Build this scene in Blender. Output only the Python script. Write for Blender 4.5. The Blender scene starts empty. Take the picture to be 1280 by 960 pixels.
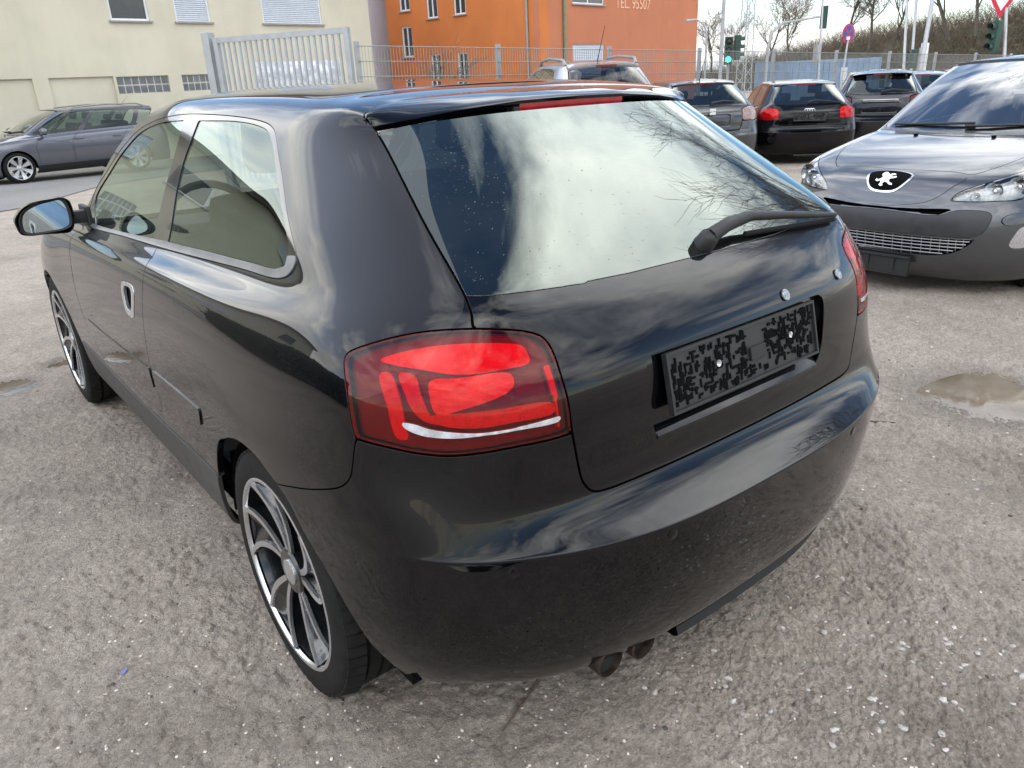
import bpy, bmesh, math, random
import numpy as np
from mathutils import Vector, Matrix, noise as mnoise
random.seed(7); RNG = np.random.default_rng(7)
R_ = math.radians
scene = bpy.context.scene
COL = scene.collection

# ------------------------------------------------------------------ camera
cam_data = bpy.data.cameras.new('camera'); cam = bpy.data.objects.new('camera', cam_data); COL.objects.link(cam)
CAM = Vector((-1.38049, -0.77130, 1.42032))
_r = Vector((0.77698135, -0.62806232, -0.04286847)); _u = Vector((0.26517436, 0.26476775, 0.92713569)); _f = Vector((0.57094881, 0.73173476, -0.37226563))
cam.matrix_world = Matrix(((_r.x, _u.x, -_f.x, CAM.x), (_r.y, _u.y, -_f.y, CAM.y), (_r.z, _u.z, -_f.z, CAM.z), (0, 0, 0, 1)))
cam_data.sensor_width = 36.0; cam_data.lens = 959.545/1280*36.0; cam_data.clip_start = 0.05; cam_data.clip_end = 4000
scene.camera = cam

# ------------------------------------------------------------------ sky with broken cloud
SUN_EL, SUN_AZ = R_(42), R_(-52)          # azimuth from +y towards +x
world = bpy.data.worlds.new('World'); scene.world = world; world.use_nodes = True
wn, wl = world.node_tree.nodes, world.node_tree.links
wn.clear()
w_out = wn.new('ShaderNodeOutputWorld'); w_bg = wn.new('ShaderNodeBackground'); w_bg.inputs['Strength'].default_value = 0.12
sky = wn.new('ShaderNodeTexSky'); sky.sky_type = 'NISHITA'; sky.sun_disc = False
sky.sun_elevation = SUN_EL; sky.sun_rotation = SUN_AZ; sky.air_density = 1.0; sky.dust_density = 0.1; sky.ozone_density = 3.0
tc = wn.new('ShaderNodeTexCoord'); sep = wn.new('ShaderNodeSeparateXYZ'); wl.new(tc.outputs['Generated'], sep.inputs[0])
zc = wn.new('ShaderNodeMath'); zc.operation = 'MAXIMUM'; zc.inputs[1].default_value = 0.0; wl.new(sep.outputs['Z'], zc.inputs[0])
za = wn.new('ShaderNodeMath'); za.operation = 'ADD'; za.inputs[1].default_value = 0.22; wl.new(zc.outputs[0], za.inputs[0])
dx = wn.new('ShaderNodeMath'); dx.operation = 'DIVIDE'; wl.new(sep.outputs['X'], dx.inputs[0]); wl.new(za.outputs[0], dx.inputs[1])
dy = wn.new('ShaderNodeMath'); dy.operation = 'DIVIDE'; wl.new(sep.outputs['Y'], dy.inputs[0]); wl.new(za.outputs[0], dy.inputs[1])
cmb = wn.new('ShaderNodeCombineXYZ'); wl.new(dx.outputs[0], cmb.inputs['X']); wl.new(dy.outputs[0], cmb.inputs['Y']); cmb.inputs['Z'].default_value = 3.7
off = wn.new('ShaderNodeVectorMath'); off.operation = 'ADD'; off.inputs[1].default_value = (1.1, -.6, 0); wl.new(cmb.outputs[0], off.inputs[0])
n1 = wn.new('ShaderNodeTexNoise'); n1.inputs['Scale'].default_value = 1.15; n1.inputs['Detail'].default_value = 9; n1.inputs['Roughness'].default_value = 0.56; n1.inputs['Distortion'].default_value = 0.35
wl.new(off.outputs[0], n1.inputs['Vector'])
cr = wn.new('ShaderNodeValToRGB'); cr.color_ramp.elements[0].position = 0.435; cr.color_ramp.elements[1].position = 0.58
wl.new(n1.outputs['Fac'], cr.inputs['Fac'])
n2 = wn.new('ShaderNodeTexNoise'); n2.inputs['Scale'].default_value = 2.1; n2.inputs['Detail'].default_value = 6; n2.inputs['Roughness'].default_value = 0.55
wl.new(off.outputs[0], n2.inputs['Vector'])
cr2 = wn.new('ShaderNodeValToRGB'); cr2.color_ramp.elements[0].position = 0.33; cr2.color_ramp.elements[1].position = 0.68
cr2.color_ramp.elements[0].color = (7.4, 7.9, 8.6, 1); cr2.color_ramp.elements[1].color = (16.8, 16.5, 15.4, 1)
wl.new(n2.outputs['Fac'], cr2.inputs['Fac'])
# overcast law: cloud is about three times brighter overhead than at the horizon
gr = wn.new('ShaderNodeMath'); gr.operation = 'MULTIPLY_ADD'; gr.inputs[1].default_value = 1.62; gr.inputs[2].default_value = 0.40; wl.new(zc.outputs[0], gr.inputs[0])
vm = wn.new('ShaderNodeVectorMath'); vm.operation = 'SCALE'; wl.new(cr2.outputs['Color'], vm.inputs[0]); wl.new(gr.outputs[0], vm.inputs['Scale'])
mx = wn.new('ShaderNodeMix'); mx.data_type = 'RGBA'; mx.clamp_factor = True
wl.new(cr.outputs['Color'], mx.inputs['Factor']); wl.new(sky.outputs['Color'], mx.inputs['A']); wl.new(vm.outputs[0], mx.inputs['B'])
wl.new(mx.outputs['Result'], w_bg.inputs['Color']); wl.new(w_bg.outputs[0], w_out.inputs['Surface'])

# ------------------------------------------------------------------ sun behind thin cloud
sun_d = bpy.data.lights.new('sun', 'SUN'); sun_d.energy = 0.85; sun_d.angle = R_(95); sun_d.color = (1.0, 0.95, 0.87)
sun = bpy.data.objects.new('sun', sun_d); COL.objects.link(sun)
sd = Vector((math.sin(SUN_AZ)*math.cos(SUN_EL), math.cos(SUN_AZ)*math.cos(SUN_EL), math.sin(SUN_EL)))
sun.rotation_euler = (-sd).to_track_quat('-Z', 'Y').to_euler(); sun.location = sd*50

scene.view_settings.view_transform = 'Standard'; scene.view_settings.look = 'None'
scene.view_settings.exposure = 1.05; scene.view_settings.gamma = 1.0; scene.view_settings.use_curve_mapping = False
scene.render.engine = 'CYCLES'
scene.cycles.max_bounces = 8; scene.cycles.transparent_max_bounces = 16; scene.cycles.glossy_bounces = 4; scene.cycles.transmission_bounces = 6
scene.cycles.caustics_reflective = False; scene.cycles.caustics_refractive = False
scene.cycles.sample_clamp_indirect = 6.0

# ------------------------------------------------------------------ materials
MATS = {}
def newmat(name):
    m = bpy.data.materials.new(name); m.use_nodes = True; MATS[name] = m
    nt = m.node_tree; b = nt.nodes['Principled BSDF']
    return m, nt, b
def setp(b, **k):
    al = {'base': 'Base Color', 'rough': 'Roughness', 'metal': 'Metallic', 'coat': 'Coat Weight', 'coatr': 'Coat Roughness', 'coatior': 'Coat IOR', 'ior': 'IOR', 'spec': 'Specular IOR Level', 'trans': 'Transmission Weight', 'emit': 'Emission Color', 'estr': 'Emission Strength', 'sheen': 'Sheen Weight'}
    for a, v in k.items():
        if a in ('base', 'emit'): v = (*v[:3], 1)
        b.inputs[al[a]].default_value = v
def mapping(nt, coord='Object', scale=(1, 1, 1)):
    t = nt.nodes.new('ShaderNodeTexCoord'); m = nt.nodes.new('ShaderNodeMapping'); m.inputs['Scale'].default_value = scale
    nt.links.new(t.outputs[coord], m.inputs['Vector']); return m.outputs['Vector']
def noise_fac(nt, vec, scale, detail=4, rough=.55, lo=.35, hi=.65, dist=0):
    n = nt.nodes.new('ShaderNodeTexNoise'); n.inputs['Scale'].default_value = scale; n.inputs['Detail'].default_value = detail; n.inputs['Roughness'].default_value = rough; n.inputs['Distortion'].default_value = dist
    nt.links.new(vec, n.inputs['Vector'])
    r = nt.nodes.new('ShaderNodeMapRange'); r.inputs['From Min'].default_value = lo; r.inputs['From Max'].default_value = hi
    nt.links.new(n.outputs['Fac'], r.inputs['Value']); return r.outputs['Result']
def mixcol(nt, fac, a, b):
    m = nt.nodes.new('ShaderNodeMix'); m.data_type = 'RGBA'
    for s, v in (('Factor', fac), ('A', a), ('B', b)):
        if isinstance(v, (int, float)): m.inputs[s].default_value = v
        elif isinstance(v, tuple): m.inputs[s].default_value = (*v[:3], 1)
        else: nt.links.new(v, m.inputs[s])
    return m.outputs['Result']
def mathn(nt, op, a, b=0.5):
    m = nt.nodes.new('ShaderNodeMath'); m.operation = op
    for i, v in enumerate((a, b)):
        if isinstance(v, (int, float)): m.inputs[i].default_value = v
        else: nt.links.new(v, m.inputs[i])
    return m.outputs[0]
def bump(nt, b, h, strength=.3, dist=.01):
    n = nt.nodes.new('ShaderNodeBump'); n.inputs['Strength'].default_value = strength; n.inputs['Distance'].default_value = dist
    nt.links.new(h, n.inputs['Height']); nt.links.new(n.outputs[0], b.inputs['Normal'])
def plain(name, base, rough=.5, metal=0, coat=0, vary=.12, scale=8, bumps=0, bscale=60, coatr=.03, spec=.5):
    """one colour with a little uneven wear in tone and gloss"""
    m, nt, b = newmat(name); setp(b, base=base, rough=rough, metal=metal, coat=coat, coatr=coatr, spec=spec)
    v = mapping(nt)
    if vary:
        f = noise_fac(nt, v, scale, 5)
        lo = tuple(max(0, c*(1-vary)) for c in base); hi = tuple(min(1, c*(1+vary)) for c in base)
        nt.links.new(mixcol(nt, f, lo, hi), b.inputs['Base Color'])
        rr = mathn(nt, 'MULTIPLY_ADD', f, .12*rough*2); nt.nodes[-1].inputs[2].default_value = rough-.06*rough*2
        nt.links.new(rr, b.inputs['Roughness'])
    if bumps: bump(nt, b, noise_fac(nt, v, bscale, 4, lo=.2, hi=.8), bumps, .004)
    return m
def paint(name, base, metal=.5, dust=.25, dustc=(.20, .185, .165), rough=.32, coatior=1.55, dscale=3.0):
    """car paint: pigmented flake under clear coat, thin road dust on top"""
    m, nt, b = newmat(name); setp(b, base=base, rough=rough, metal=metal, coat=1.0, coatr=.008, coatior=coatior, spec=.04)
    v = mapping(nt)
    big = noise_fac(nt, v, dscale, 6, .6, .48, .80); fine = noise_fac(nt, v, 90, 3, .6, .4, .9)
    sp = nt.nodes.new('ShaderNodeSeparateXYZ'); nt.links.new(v, sp.inputs[0])
    low = nt.nodes.new('ShaderNodeMapRange'); low.inputs['From Min'].default_value = .95; low.inputs['From Max'].default_value = .2; low.inputs['To Min'].default_value = .15; low.inputs['To Max'].default_value = 1.0
    nt.links.new(sp.outputs['Z'], low.inputs['Value'])
    d = mathn(nt, 'MULTIPLY', mathn(nt, 'MULTIPLY', mathn(nt, 'ADD', big, mathn(nt, 'MULTIPLY', fine, .12)), low.outputs[0]), dust)
    nt.links.new(mixcol(nt, d, base, dustc), b.inputs['Base Color'])
    nt.links.new(mathn(nt, 'SUBTRACT', 1.0, mathn(nt, 'MULTIPLY', d, 1.2)), b.inputs['Coat Weight'])
    cr_ = mathn(nt, 'MULTIPLY_ADD', d, .35); nt.nodes[-1].inputs[2].default_value = .006
    nt.links.new(cr_, b.inputs['Coat Roughness'])
    return m
def glass(name, tint=(.55, .62, .58), rough=.0, ior=1.5, mul=2.0, haze=.0, gcol=(1, 1, 1)):
    """thin window pane: tinted see-through plus mirror reflection by Fresnel"""
    m = bpy.data.materials.new(name); m.use_nodes = True; MATS[name] = m; nt = m.node_tree; nt.nodes.clear()
    o = nt.nodes.new('ShaderNodeOutputMaterial'); t = nt.nodes.new('ShaderNodeBsdfTransparent'); g = nt.nodes.new('ShaderNodeBsdfGlossy'); f = nt.nodes.new('ShaderNodeFresnel'); mx_ = nt.nodes.new('ShaderNodeMixShader')
    t.inputs['Color'].default_value = (*tint, 1); g.inputs['Roughness'].default_value = rough; g.inputs['Color'].default_value = (*gcol, 1); f.inputs['IOR'].default_value = ior
    f2 = mathn(nt, 'MULTIPLY', f.outputs[0], mul)
    cl = nt.nodes.new('ShaderNodeClamp'); nt.links.new(f2, cl.inputs['Value'])
    nt.links.new(cl.outputs[0], mx_.inputs['Fac']); nt.links.new(t.outputs[0], mx_.inputs[1]); nt.links.new(g.outputs[0], mx_.inputs[2])
    last = mx_.outputs[0]
    if haze:
        d = nt.nodes.new('ShaderNodeBsdfDiffuse'); d.inputs['Color'].default_value = (.35, .33, .30, 1)
        v = mapping(nt); fac = mathn(nt, 'MULTIPLY', noise_fac(nt, v, 5, 7, .65, .4, .85), haze)
        m2 = nt.nodes.new('ShaderNodeMixShader'); nt.links.new(fac, m2.inputs['Fac']); nt.links.new(last, m2.inputs[1]); nt.links.new(d.outputs[0], m2.inputs[2]); last = m2.outputs[0]
    nt.links.new(last, o.inputs['Surface'])
    return m

# ------------------------------------------------------------------ object helpers
def tag(o, label=None, cat=None, group=None, kind=None):
    if label: o['label'] = label
    if cat: o['category'] = cat
    if group: o['group'] = group
    if kind: o['kind'] = kind
    return o
def empty(name, loc=(0, 0, 0), rz=0.0, label=None, cat=None, group=None):
    o = bpy.data.objects.new(name, None); COL.objects.link(o); o.location = loc; o.rotation_euler = (0, 0, rz); o.empty_display_size = .1
    return tag(o, label, cat, group)
def mesh_np(name, V, F, N=None, smooth=True):
    """mesh from numpy vertices and triangle/quad faces, optional vertex normals"""
    me = bpy.data.meshes.new(name); V = np.asarray(V, np.float32); F = np.asarray(F, np.int32)
    me.vertices.add(len(V)); me.vertices.foreach_set('co', V.ravel())
    k = F.shape[1]; me.loops.add(F.size); me.loops.foreach_set('vertex_index', F.ravel())
    me.polygons.add(len(F)); me.polygons.foreach_set('loop_start', np.arange(0, F.size, k, dtype=np.int32))
    me.update(calc_edges=True)
    if not smooth: me.polygons.foreach_set('use_smooth', np.zeros(len(F), bool))
    else: me.polygons.foreach_set('use_smooth', np.ones(len(F), bool))
    if N is not None: me.normals_split_custom_set_from_vertices(np.asarray(N, np.float32))
    return me
def link(name, me, mat, parent=None, loc=None, rot=None):
    o = bpy.data.objects.new(name, me); COL.objects.link(o)
    if mat is not None and not me.materials: me.materials.append(MATS[mat] if isinstance(mat, str) else mat)
    if parent: o.parent = parent
    if loc: o.location = loc
    if rot: o.rotation_euler = rot
    return o
class MB:
    """collects simple shapes into one mesh"""
    def __init__(s): s.bm = bmesh.new()
    def box(s, c, size, rot=None, bevel=0, taper=None):
        r = bmesh.ops.create_cube(s.bm, size=1.0); vs = r['verts']
        for v in vs:
            v.co = Vector((v.co.x*size[0], v.co.y*size[1], v.co.z*size[2]))
            if taper and v.co.z > 0: v.co.x *= taper[0]; v.co.y *= taper[1]
        if bevel:
            es = list({e for v in vs for e in v.link_edges})
            rb = bmesh.ops.bevel(s.bm, geom=es, offset=bevel, segments=2, affect='EDGES', profile=.7); vs = list({v for f in rb['faces'] for v in f.verts} | {v for v in vs if v.is_valid})
        M = Matrix.Translation(Vector(c))
        if rot is not None: M = M @ (rot.to_4x4() if hasattr(rot, 'to_4x4') else Matrix.Rotation(rot, 4, 'Z'))
        bmesh.ops.transform(s.bm, matrix=M, verts=vs); return s
    def tube(s, pts, rad, seg=8, caps=True):
        pts = [Vector(p) for p in pts]; n = len(pts); rads = rad if isinstance(rad, (list, tuple)) else [rad]*n
        rings = []; up = Vector((0, 0, 1)); prev = None
        for i, p in enumerate(pts):
            t = (pts[min(i+1, n-1)]-pts[max(i-1, 0)]).normalized()
            if prev is None:
                a = t.cross(up if abs(t.z) < .9 else Vector((1, 0, 0))).normalized()
            else: a = (prev-t*prev.dot(t)).normalized()
            prev = a; b = t.cross(a)
            rings.append([s.bm.verts.new(p+(a*math.cos(2*math.pi*k/seg)+b*math.sin(2*math.pi*k/seg))*rads[i]) for k in range(seg)])
        for q, r in zip(rings, rings[1:]):
            for k in range(seg): s.bm.faces.new((q[k], q[(k+1) % seg], r[(k+1) % seg], r[k]))
        if caps:
            s.bm.faces.new(rings[0][::-1]); s.bm.faces.new(rings[-1])
        return s
    def prism(s, poly, h, M=None):
        """closed 2D outline in xy extruded from z=0 to z=h, then moved by matrix M"""
        a = [s.bm.verts.new((x, y, 0)) for x, y in poly]; b = [s.bm.verts.new((x, y, h)) for x, y in poly]
        n = len(poly)
        s.bm.faces.new(a[::-1]); s.bm.faces.new(b)
        for i in range(n): s.bm.faces.new((a[i], a[(i+1) % n], b[(i+1) % n], b[i]))
        if M is not None: bmesh.ops.transform(s.bm, matrix=M, verts=a+b)
        return s
    def lathe(s, prof, seg=32, M=None, close=False):
        """profile of (radius, axial) turned about the local x axis"""
        rings = []; vs = []
        for r, x in prof:
            ring = [s.bm.verts.new((x, r*math.cos(2*math.pi*k/seg), r*math.sin(2*math.pi*k/seg))) for k in range(seg)]; rings.append(ring); vs += ring
        prs = list(zip(rings, rings[1:]))+([(rings[-1], rings[0])] if close else [])
        for q, r in prs:
            for k in range(seg): s.bm.faces.new((q[k], r[k], r[(k+1) % seg], q[(k+1) % seg]))
        if M is not None: bmesh.ops.transform(s.bm, matrix=M, verts=vs)
        return s
    def mesh(s, name, smooth=False):
        bmesh.ops.recalc_face_normals(s.bm, faces=s.bm.faces)
        me = bpy.data.meshes.new(name); s.bm.to_mesh(me); s.bm.free()
        me.polygons.foreach_set('use_smooth', np.full(len(me.polygons), bool(smooth)))
        if smooth and smooth is not True: me.set_sharp_from_angle(angle=R_(smooth))
        return me
    def build(s, name, mat, parent=None, smooth=False, loc=None, rot=None):
        return link(name, s.mesh(name, smooth), mat, parent, loc, rot)
def copy_tree(o, parent=None):
    c = o.copy(); COL.objects.link(c)
    if parent is not None: c.parent = parent
    for ch in list(o.children): copy_tree(ch, c)
    return c
# ------------------------------------------------------------------ smooth body surfaces (numpy only)
def bs_basis(t):
    return np.stack([(1-t)**3, 3*t**3-6*t**2+4, -3*t**3+3*t**2+3*t+1, t**3], -1)/6.0
def bs_curve(Pn, ts, sym0=False, sym1=False, corr=0.6):
    """cubic B-spline along axis 0 of Pn, passing close to the points; sym = mirror across x=0 at that end"""
    def phantom(Q):
        M = np.array([-1, 1, 1.0])
        a = Q[1]*M if sym0 else 2*Q[0]-Q[1]
        b = Q[-2]*M if sym1 else 2*Q[-1]-Q[-2]
        return np.concatenate([a[None], Q, b[None]], 0)
    Q = Pn.copy()
    for _ in range(2):
        E_ = phantom(Q); S = (E_[:-2]+4*E_[1:-1]+E_[2:])/6
        Q = Q + corr*(Pn-S)
    E_ = phantom(Q); n = len(Pn)
    i = np.clip(np.floor(ts).astype(int), 0, n-2); w = bs_basis(ts-i)
    sh = (len(ts),)+(1,)*(Pn.ndim-1)
    return sum(w[:, k].reshape(sh)*E_[i+k] for k in range(4))
def dense_params(lens, cell, lo=2):
    out = [np.array([0.0])]
    for k, L in enumerate(lens):
        m = max(lo, int(np.ceil(L/cell)))
        out.append(k+np.arange(1, m+1)/m)
    return np.concatenate(out)
class Body:
    """net[row][col] of points (x >= 0 half). Rear columns < seam stop at row 'rtop'; front columns > apil stop at row 'ftop'."""
    def __init__(s, net, seam, rtop, apil, ftop, cell=0.012, corr=0.6):
        s.net = net; s.seam, s.rtop, s.apil, s.ftop = seam, rtop, apil, ftop
        R, Cn, _ = net.shape
        lu = np.linalg.norm(np.diff(net[:min(rtop, ftop)+1], axis=1), axis=2).max(0)
        lv = np.linalg.norm(np.diff(net[:, seam:apil+1], axis=0), axis=2).max(1)
        s.U = dense_params(lu, cell); s.V = dense_params(lv, cell)
        nv = len(s.V)
        iv_r = np.searchsorted(s.V, rtop+1e-9); iv_f = np.searchsorted(s.V, ftop+1e-9)
        cols = np.full((Cn, nv, 3), np.nan)
        for c in range(Cn):
            if c < seam: k = rtop
            elif c > apil: k = ftop
            else: k = R-1
            sel = s.V <= k+1e-9
            cols[c, sel] = bs_curve(net[:k+1, c], s.V[sel], sym1=(k == R-1), corr=corr)
        P = np.full((len(s.U), nv, 3), np.nan)
        def fill(sel_v, c0, c1, sy0, sy1):
            su = (s.U >= c0-1e-9) & (s.U <= c1+1e-9)
            r = bs_curve(cols[c0:c1+1][:, sel_v], s.U[su]-c0, sy0, sy1, corr)
            ix = np.where(su)[0]
            P[ix[:, None], np.where(sel_v)[0][None, :]] = r
        k0, k1 = min(rtop, ftop), max(rtop, ftop)
        V = s.V
        fill(V <= k0+1e-9, 0, Cn-1, True, True)
        if rtop > ftop: fill((V > k0+1e-9) & (V <= k1+1e-9), 0, apil, True, False)
        elif ftop > rtop: fill((V > k0+1e-9) & (V <= k1+1e-9), seam, Cn-1, False, True)
        if R-1 > k1: fill(V > k1+1e-9, seam, apil, False, False)
        s.P = P
        P[0, :, 0] = np.where(np.isnan(P[0, :, 0]), np.nan, 0.0)
        du = np.gradient(P, axis=0); dv = np.gradient(P, axis=1)
        # one-sided differences next to missing data
        def onesided(A, ax):
            f = np.diff(A, axis=ax); g = np.full(A.shape, np.nan)
            a = [slice(None)]*3; b = [slice(None)]*3; a[ax] = slice(0, -1); b[ax] = slice(1, None)
            g[tuple(a)] = f; h = np.full(A.shape, np.nan); h[tuple(b)] = f
            return np.where(np.isnan(g), h, g)
        du = np.where(np.isnan(du), onesided(P, 0), du); dv = np.where(np.isnan(dv), onesided(P, 1), dv)
        du[0] = np.where(np.isnan(du[0]), du[0], np.array([1.0, 0, 0])); du[0] *= 1.0
        N = np.cross(du, dv)
        N /= np.linalg.norm(N, axis=2, keepdims=True)+1e-12
        s.N = N
    def at(s, u, v, what='P'):
        """bilinear lookup of position (or normal) for parameter arrays"""
        A = s.P if what == 'P' else s.N
        u = np.asarray(u, float); v = np.asarray(v, float)
        sgn = np.where(u < 0, -1.0, 1.0); u = np.abs(u); under = np.minimum(v, 0)
        fu = np.interp(u, s.U, np.arange(len(s.U))); fv = np.interp(v, s.V, np.arange(len(s.V)))
        i = np.clip(fu.astype(int), 0, len(s.U)-2); j = np.clip(fv.astype(int), 0, len(s.V)-2)
        a = (fu-i)[..., None]; b = (fv-j)[..., None]
        r = A[i, j]*(1-a)*(1-b)+A[i+1, j]*a*(1-b)+A[i, j+1]*(1-a)*b+A[i+1, j+1]*a*b
        r = r.copy(); r[..., 0] *= sgn
        if what == 'P': r[..., 2] += .3*under
        return r
    def soup(s, lo=None, hi=None):
        """triangles of the half body (or of a window lo..hi in column, row): per-vertex arrays + faces"""
        P, N, U, V = s.P, s.N, s.U, s.V
        if lo is not None:
            i0, i1 = np.searchsorted(U, lo[0]), np.searchsorted(U, hi[0])+1; j0, j1 = np.searchsorted(V, lo[1]), np.searchsorted(V, hi[1])+1
            P, N, U, V = P[i0:i1, j0:j1], N[i0:i1, j0:j1], U[i0:i1], V[j0:j1]
        nu, nv = P.shape[:2]
        ok = ~np.isnan(P[..., 0]); idx = np.arange(nu*nv).reshape(nu, nv)
        q = ok[:-1, :-1] & ok[1:, :-1] & ok[1:, 1:] & ok[:-1, 1:]
        a, b, c, d = idx[:-1, :-1][q], idx[1:, :-1][q], idx[1:, 1:][q], idx[:-1, 1:][q]
        F = np.concatenate([np.stack([a, b, d], 1), np.stack([b, c, d], 1)])
        UV = np.stack(np.meshgrid(U, V, indexing='ij'), -1).reshape(-1, 2)
        return Soup(P.reshape(-1, 3), N.reshape(-1, 3), UV, F)
class Soup:
    def __init__(s, P, N, UV, F, fid=None):
        s.P, s.N, s.UV, s.F = P, N, UV, F
        s.id = np.zeros(len(F), int) if fid is None else fid
    def cut(s, f, sel=None):
        """split triangles (of face mask sel) along f=0 so that no face crosses; returns f extended"""
        F = s.F; sg = f > 0
        cr = sg[F].any(1) & ~sg[F].all(1)
        if sel is not None: cr &= sel
        if not cr.any(): return f
        T = F[cr]; ids = s.id[cr]; g = sg[T]; npos = g.sum(1)
        lone = np.where(npos == 1, g.argmax(1), (~g).argmax(1))
        r = np.arange(len(T))
        A = T[r, lone]; B = T[r, (lone+1) % 3]; Cc = T[r, (lone+2) % 3]
        def edge(a, b):
            return np.stack([np.minimum(a, b), np.maximum(a, b)], 1)
        E_ = np.concatenate([edge(A, B), edge(A, Cc)])
        ue, inv = np.unique(E_, axis=0, return_inverse=True); inv = inv.reshape(-1)
        t = f[ue[:, 0]]/(f[ue[:, 0]]-f[ue[:, 1]]); t = np.clip(t, 0.001, 0.999)[:, None]
        n0 = len(s.P)
        s.P = np.concatenate([s.P, s.P[ue[:, 0]]*(1-t)+s.P[ue[:, 1]]*t])
        nn = s.N[ue[:, 0]]*(1-t)+s.N[ue[:, 1]]*t
        s.N = np.concatenate([s.N, nn/(np.linalg.norm(nn, axis=1, keepdims=True)+1e-12)])
        s.UV = np.concatenate([s.UV, s.UV[ue[:, 0]]*(1-t)+s.UV[ue[:, 1]]*t])
        f2 = np.concatenate([f, np.zeros(len(ue))])
        m = len(T); AB = n0+inv[:m]; AC = n0+inv[m:]
        tA = np.stack([A, AB, AC], 1); tB = np.stack([AB, B, Cc], 1); tC = np.stack([AB, Cc, AC], 1)
        s.F = np.concatenate([F[~cr], tA, tB, tC])
        s.id = np.concatenate([s.id[~cr], ids, ids, ids])
        s._side = None
        return f2
    def fmask(s, f):
        """face lies on the positive side (after cut)"""
        return f[s.F].sum(1) > 0
def smooth_closed(pts, n=24, closed=True, sharp=()):
    """Catmull-Rom through 2D points -> dense polyline; indices in 'sharp' stay corners"""
    P = np.asarray(pts, float); m = len(P); out = []
    rng = range(m) if closed else range(m-1)
    for i in rng:
        p0, p1, p2, p3 = P[(i-1) % m], P[i], P[(i+1) % m], P[(i+2) % m]
        if not closed and i == 0: p0 = 2*p1-p2
        if not closed and i == m-2: p3 = 2*p2-p1
        if i in sharp: p0 = 2*p1-p2
        if (i+1) % m in sharp: p3 = 2*p2-p1
        d = [max(np.linalg.norm(b-a), 1e-6)**.5 for a, b in ((p0, p1), (p1, p2), (p2, p3))]
        m1 = ((p1-p0)/d[0]-(p2-p0)/(d[0]+d[1])+(p2-p1)/d[1])*d[1]
        m2 = ((p2-p1)/d[1]-(p3-p1)/(d[1]+d[2])+(p3-p2)/d[2])*d[1]
        t = (np.arange(n)/n)[:, None]
        out.append((2*t**3-3*t**2+1)*p1+(t**3-2*t**2+t)*m1+(-2*t**3+3*t**2)*p2+(t**3-t**2)*m2)
    if not closed: out.append(P[-1:])
    return np.concatenate(out)
def pip(poly, X):
    x, y = X[:, 0], X[:, 1]; r = np.zeros(len(X), bool)
    a = poly; b = np.roll(poly, -1, 0)
    for (x0, y0), (x1, y1) in zip(a, b):
        if y0 == y1: continue
        c = ((y0 > y) != (y1 > y)) & (x < (x1-x0)*(y-y0)/(y1-y0)+x0)
        r ^= c
    return r
def seg_dist(P, L, closed=True):
    """distance from points P (n,3) to polyline L (m,3)"""
    A = L; B = np.roll(L, -1, 0)
    if not closed: A, B = A[:-1], B[:-1]
    d = np.full(len(P), 1e9)
    for a, b in zip(A, B):
        ab = b-a; l2 = ab@ab
        if l2 < 1e-14: continue
        t = np.clip((P-a)@ab/l2, 0, 1)[:, None]
        d = np.minimum(d, ((P-(a+t*ab))**2).sum(1))
    return np.sqrt(d)
def outline_field(body, sp, poly):
    """signed 3D distance (positive inside) of soup vertices to a closed outline given in (u,v)"""
    L = body.at(poly[:, 0], poly[:, 1]); good = ~np.isnan(L[:, 0])
    sgn = pip(poly, sp.UV)
    lo, hi = poly.min(0)-.35, poly.max(0)+.35
    near = ((sp.UV > lo) & (sp.UV < hi)).all(1)
    f = np.full(len(sp.P), 9.0)
    Lg = L[good]
    f[near] = seg_dist(np.nan_to_num(sp.P[near], nan=1e3), Lg)
    return np.where(sgn, f, -f)
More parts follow.
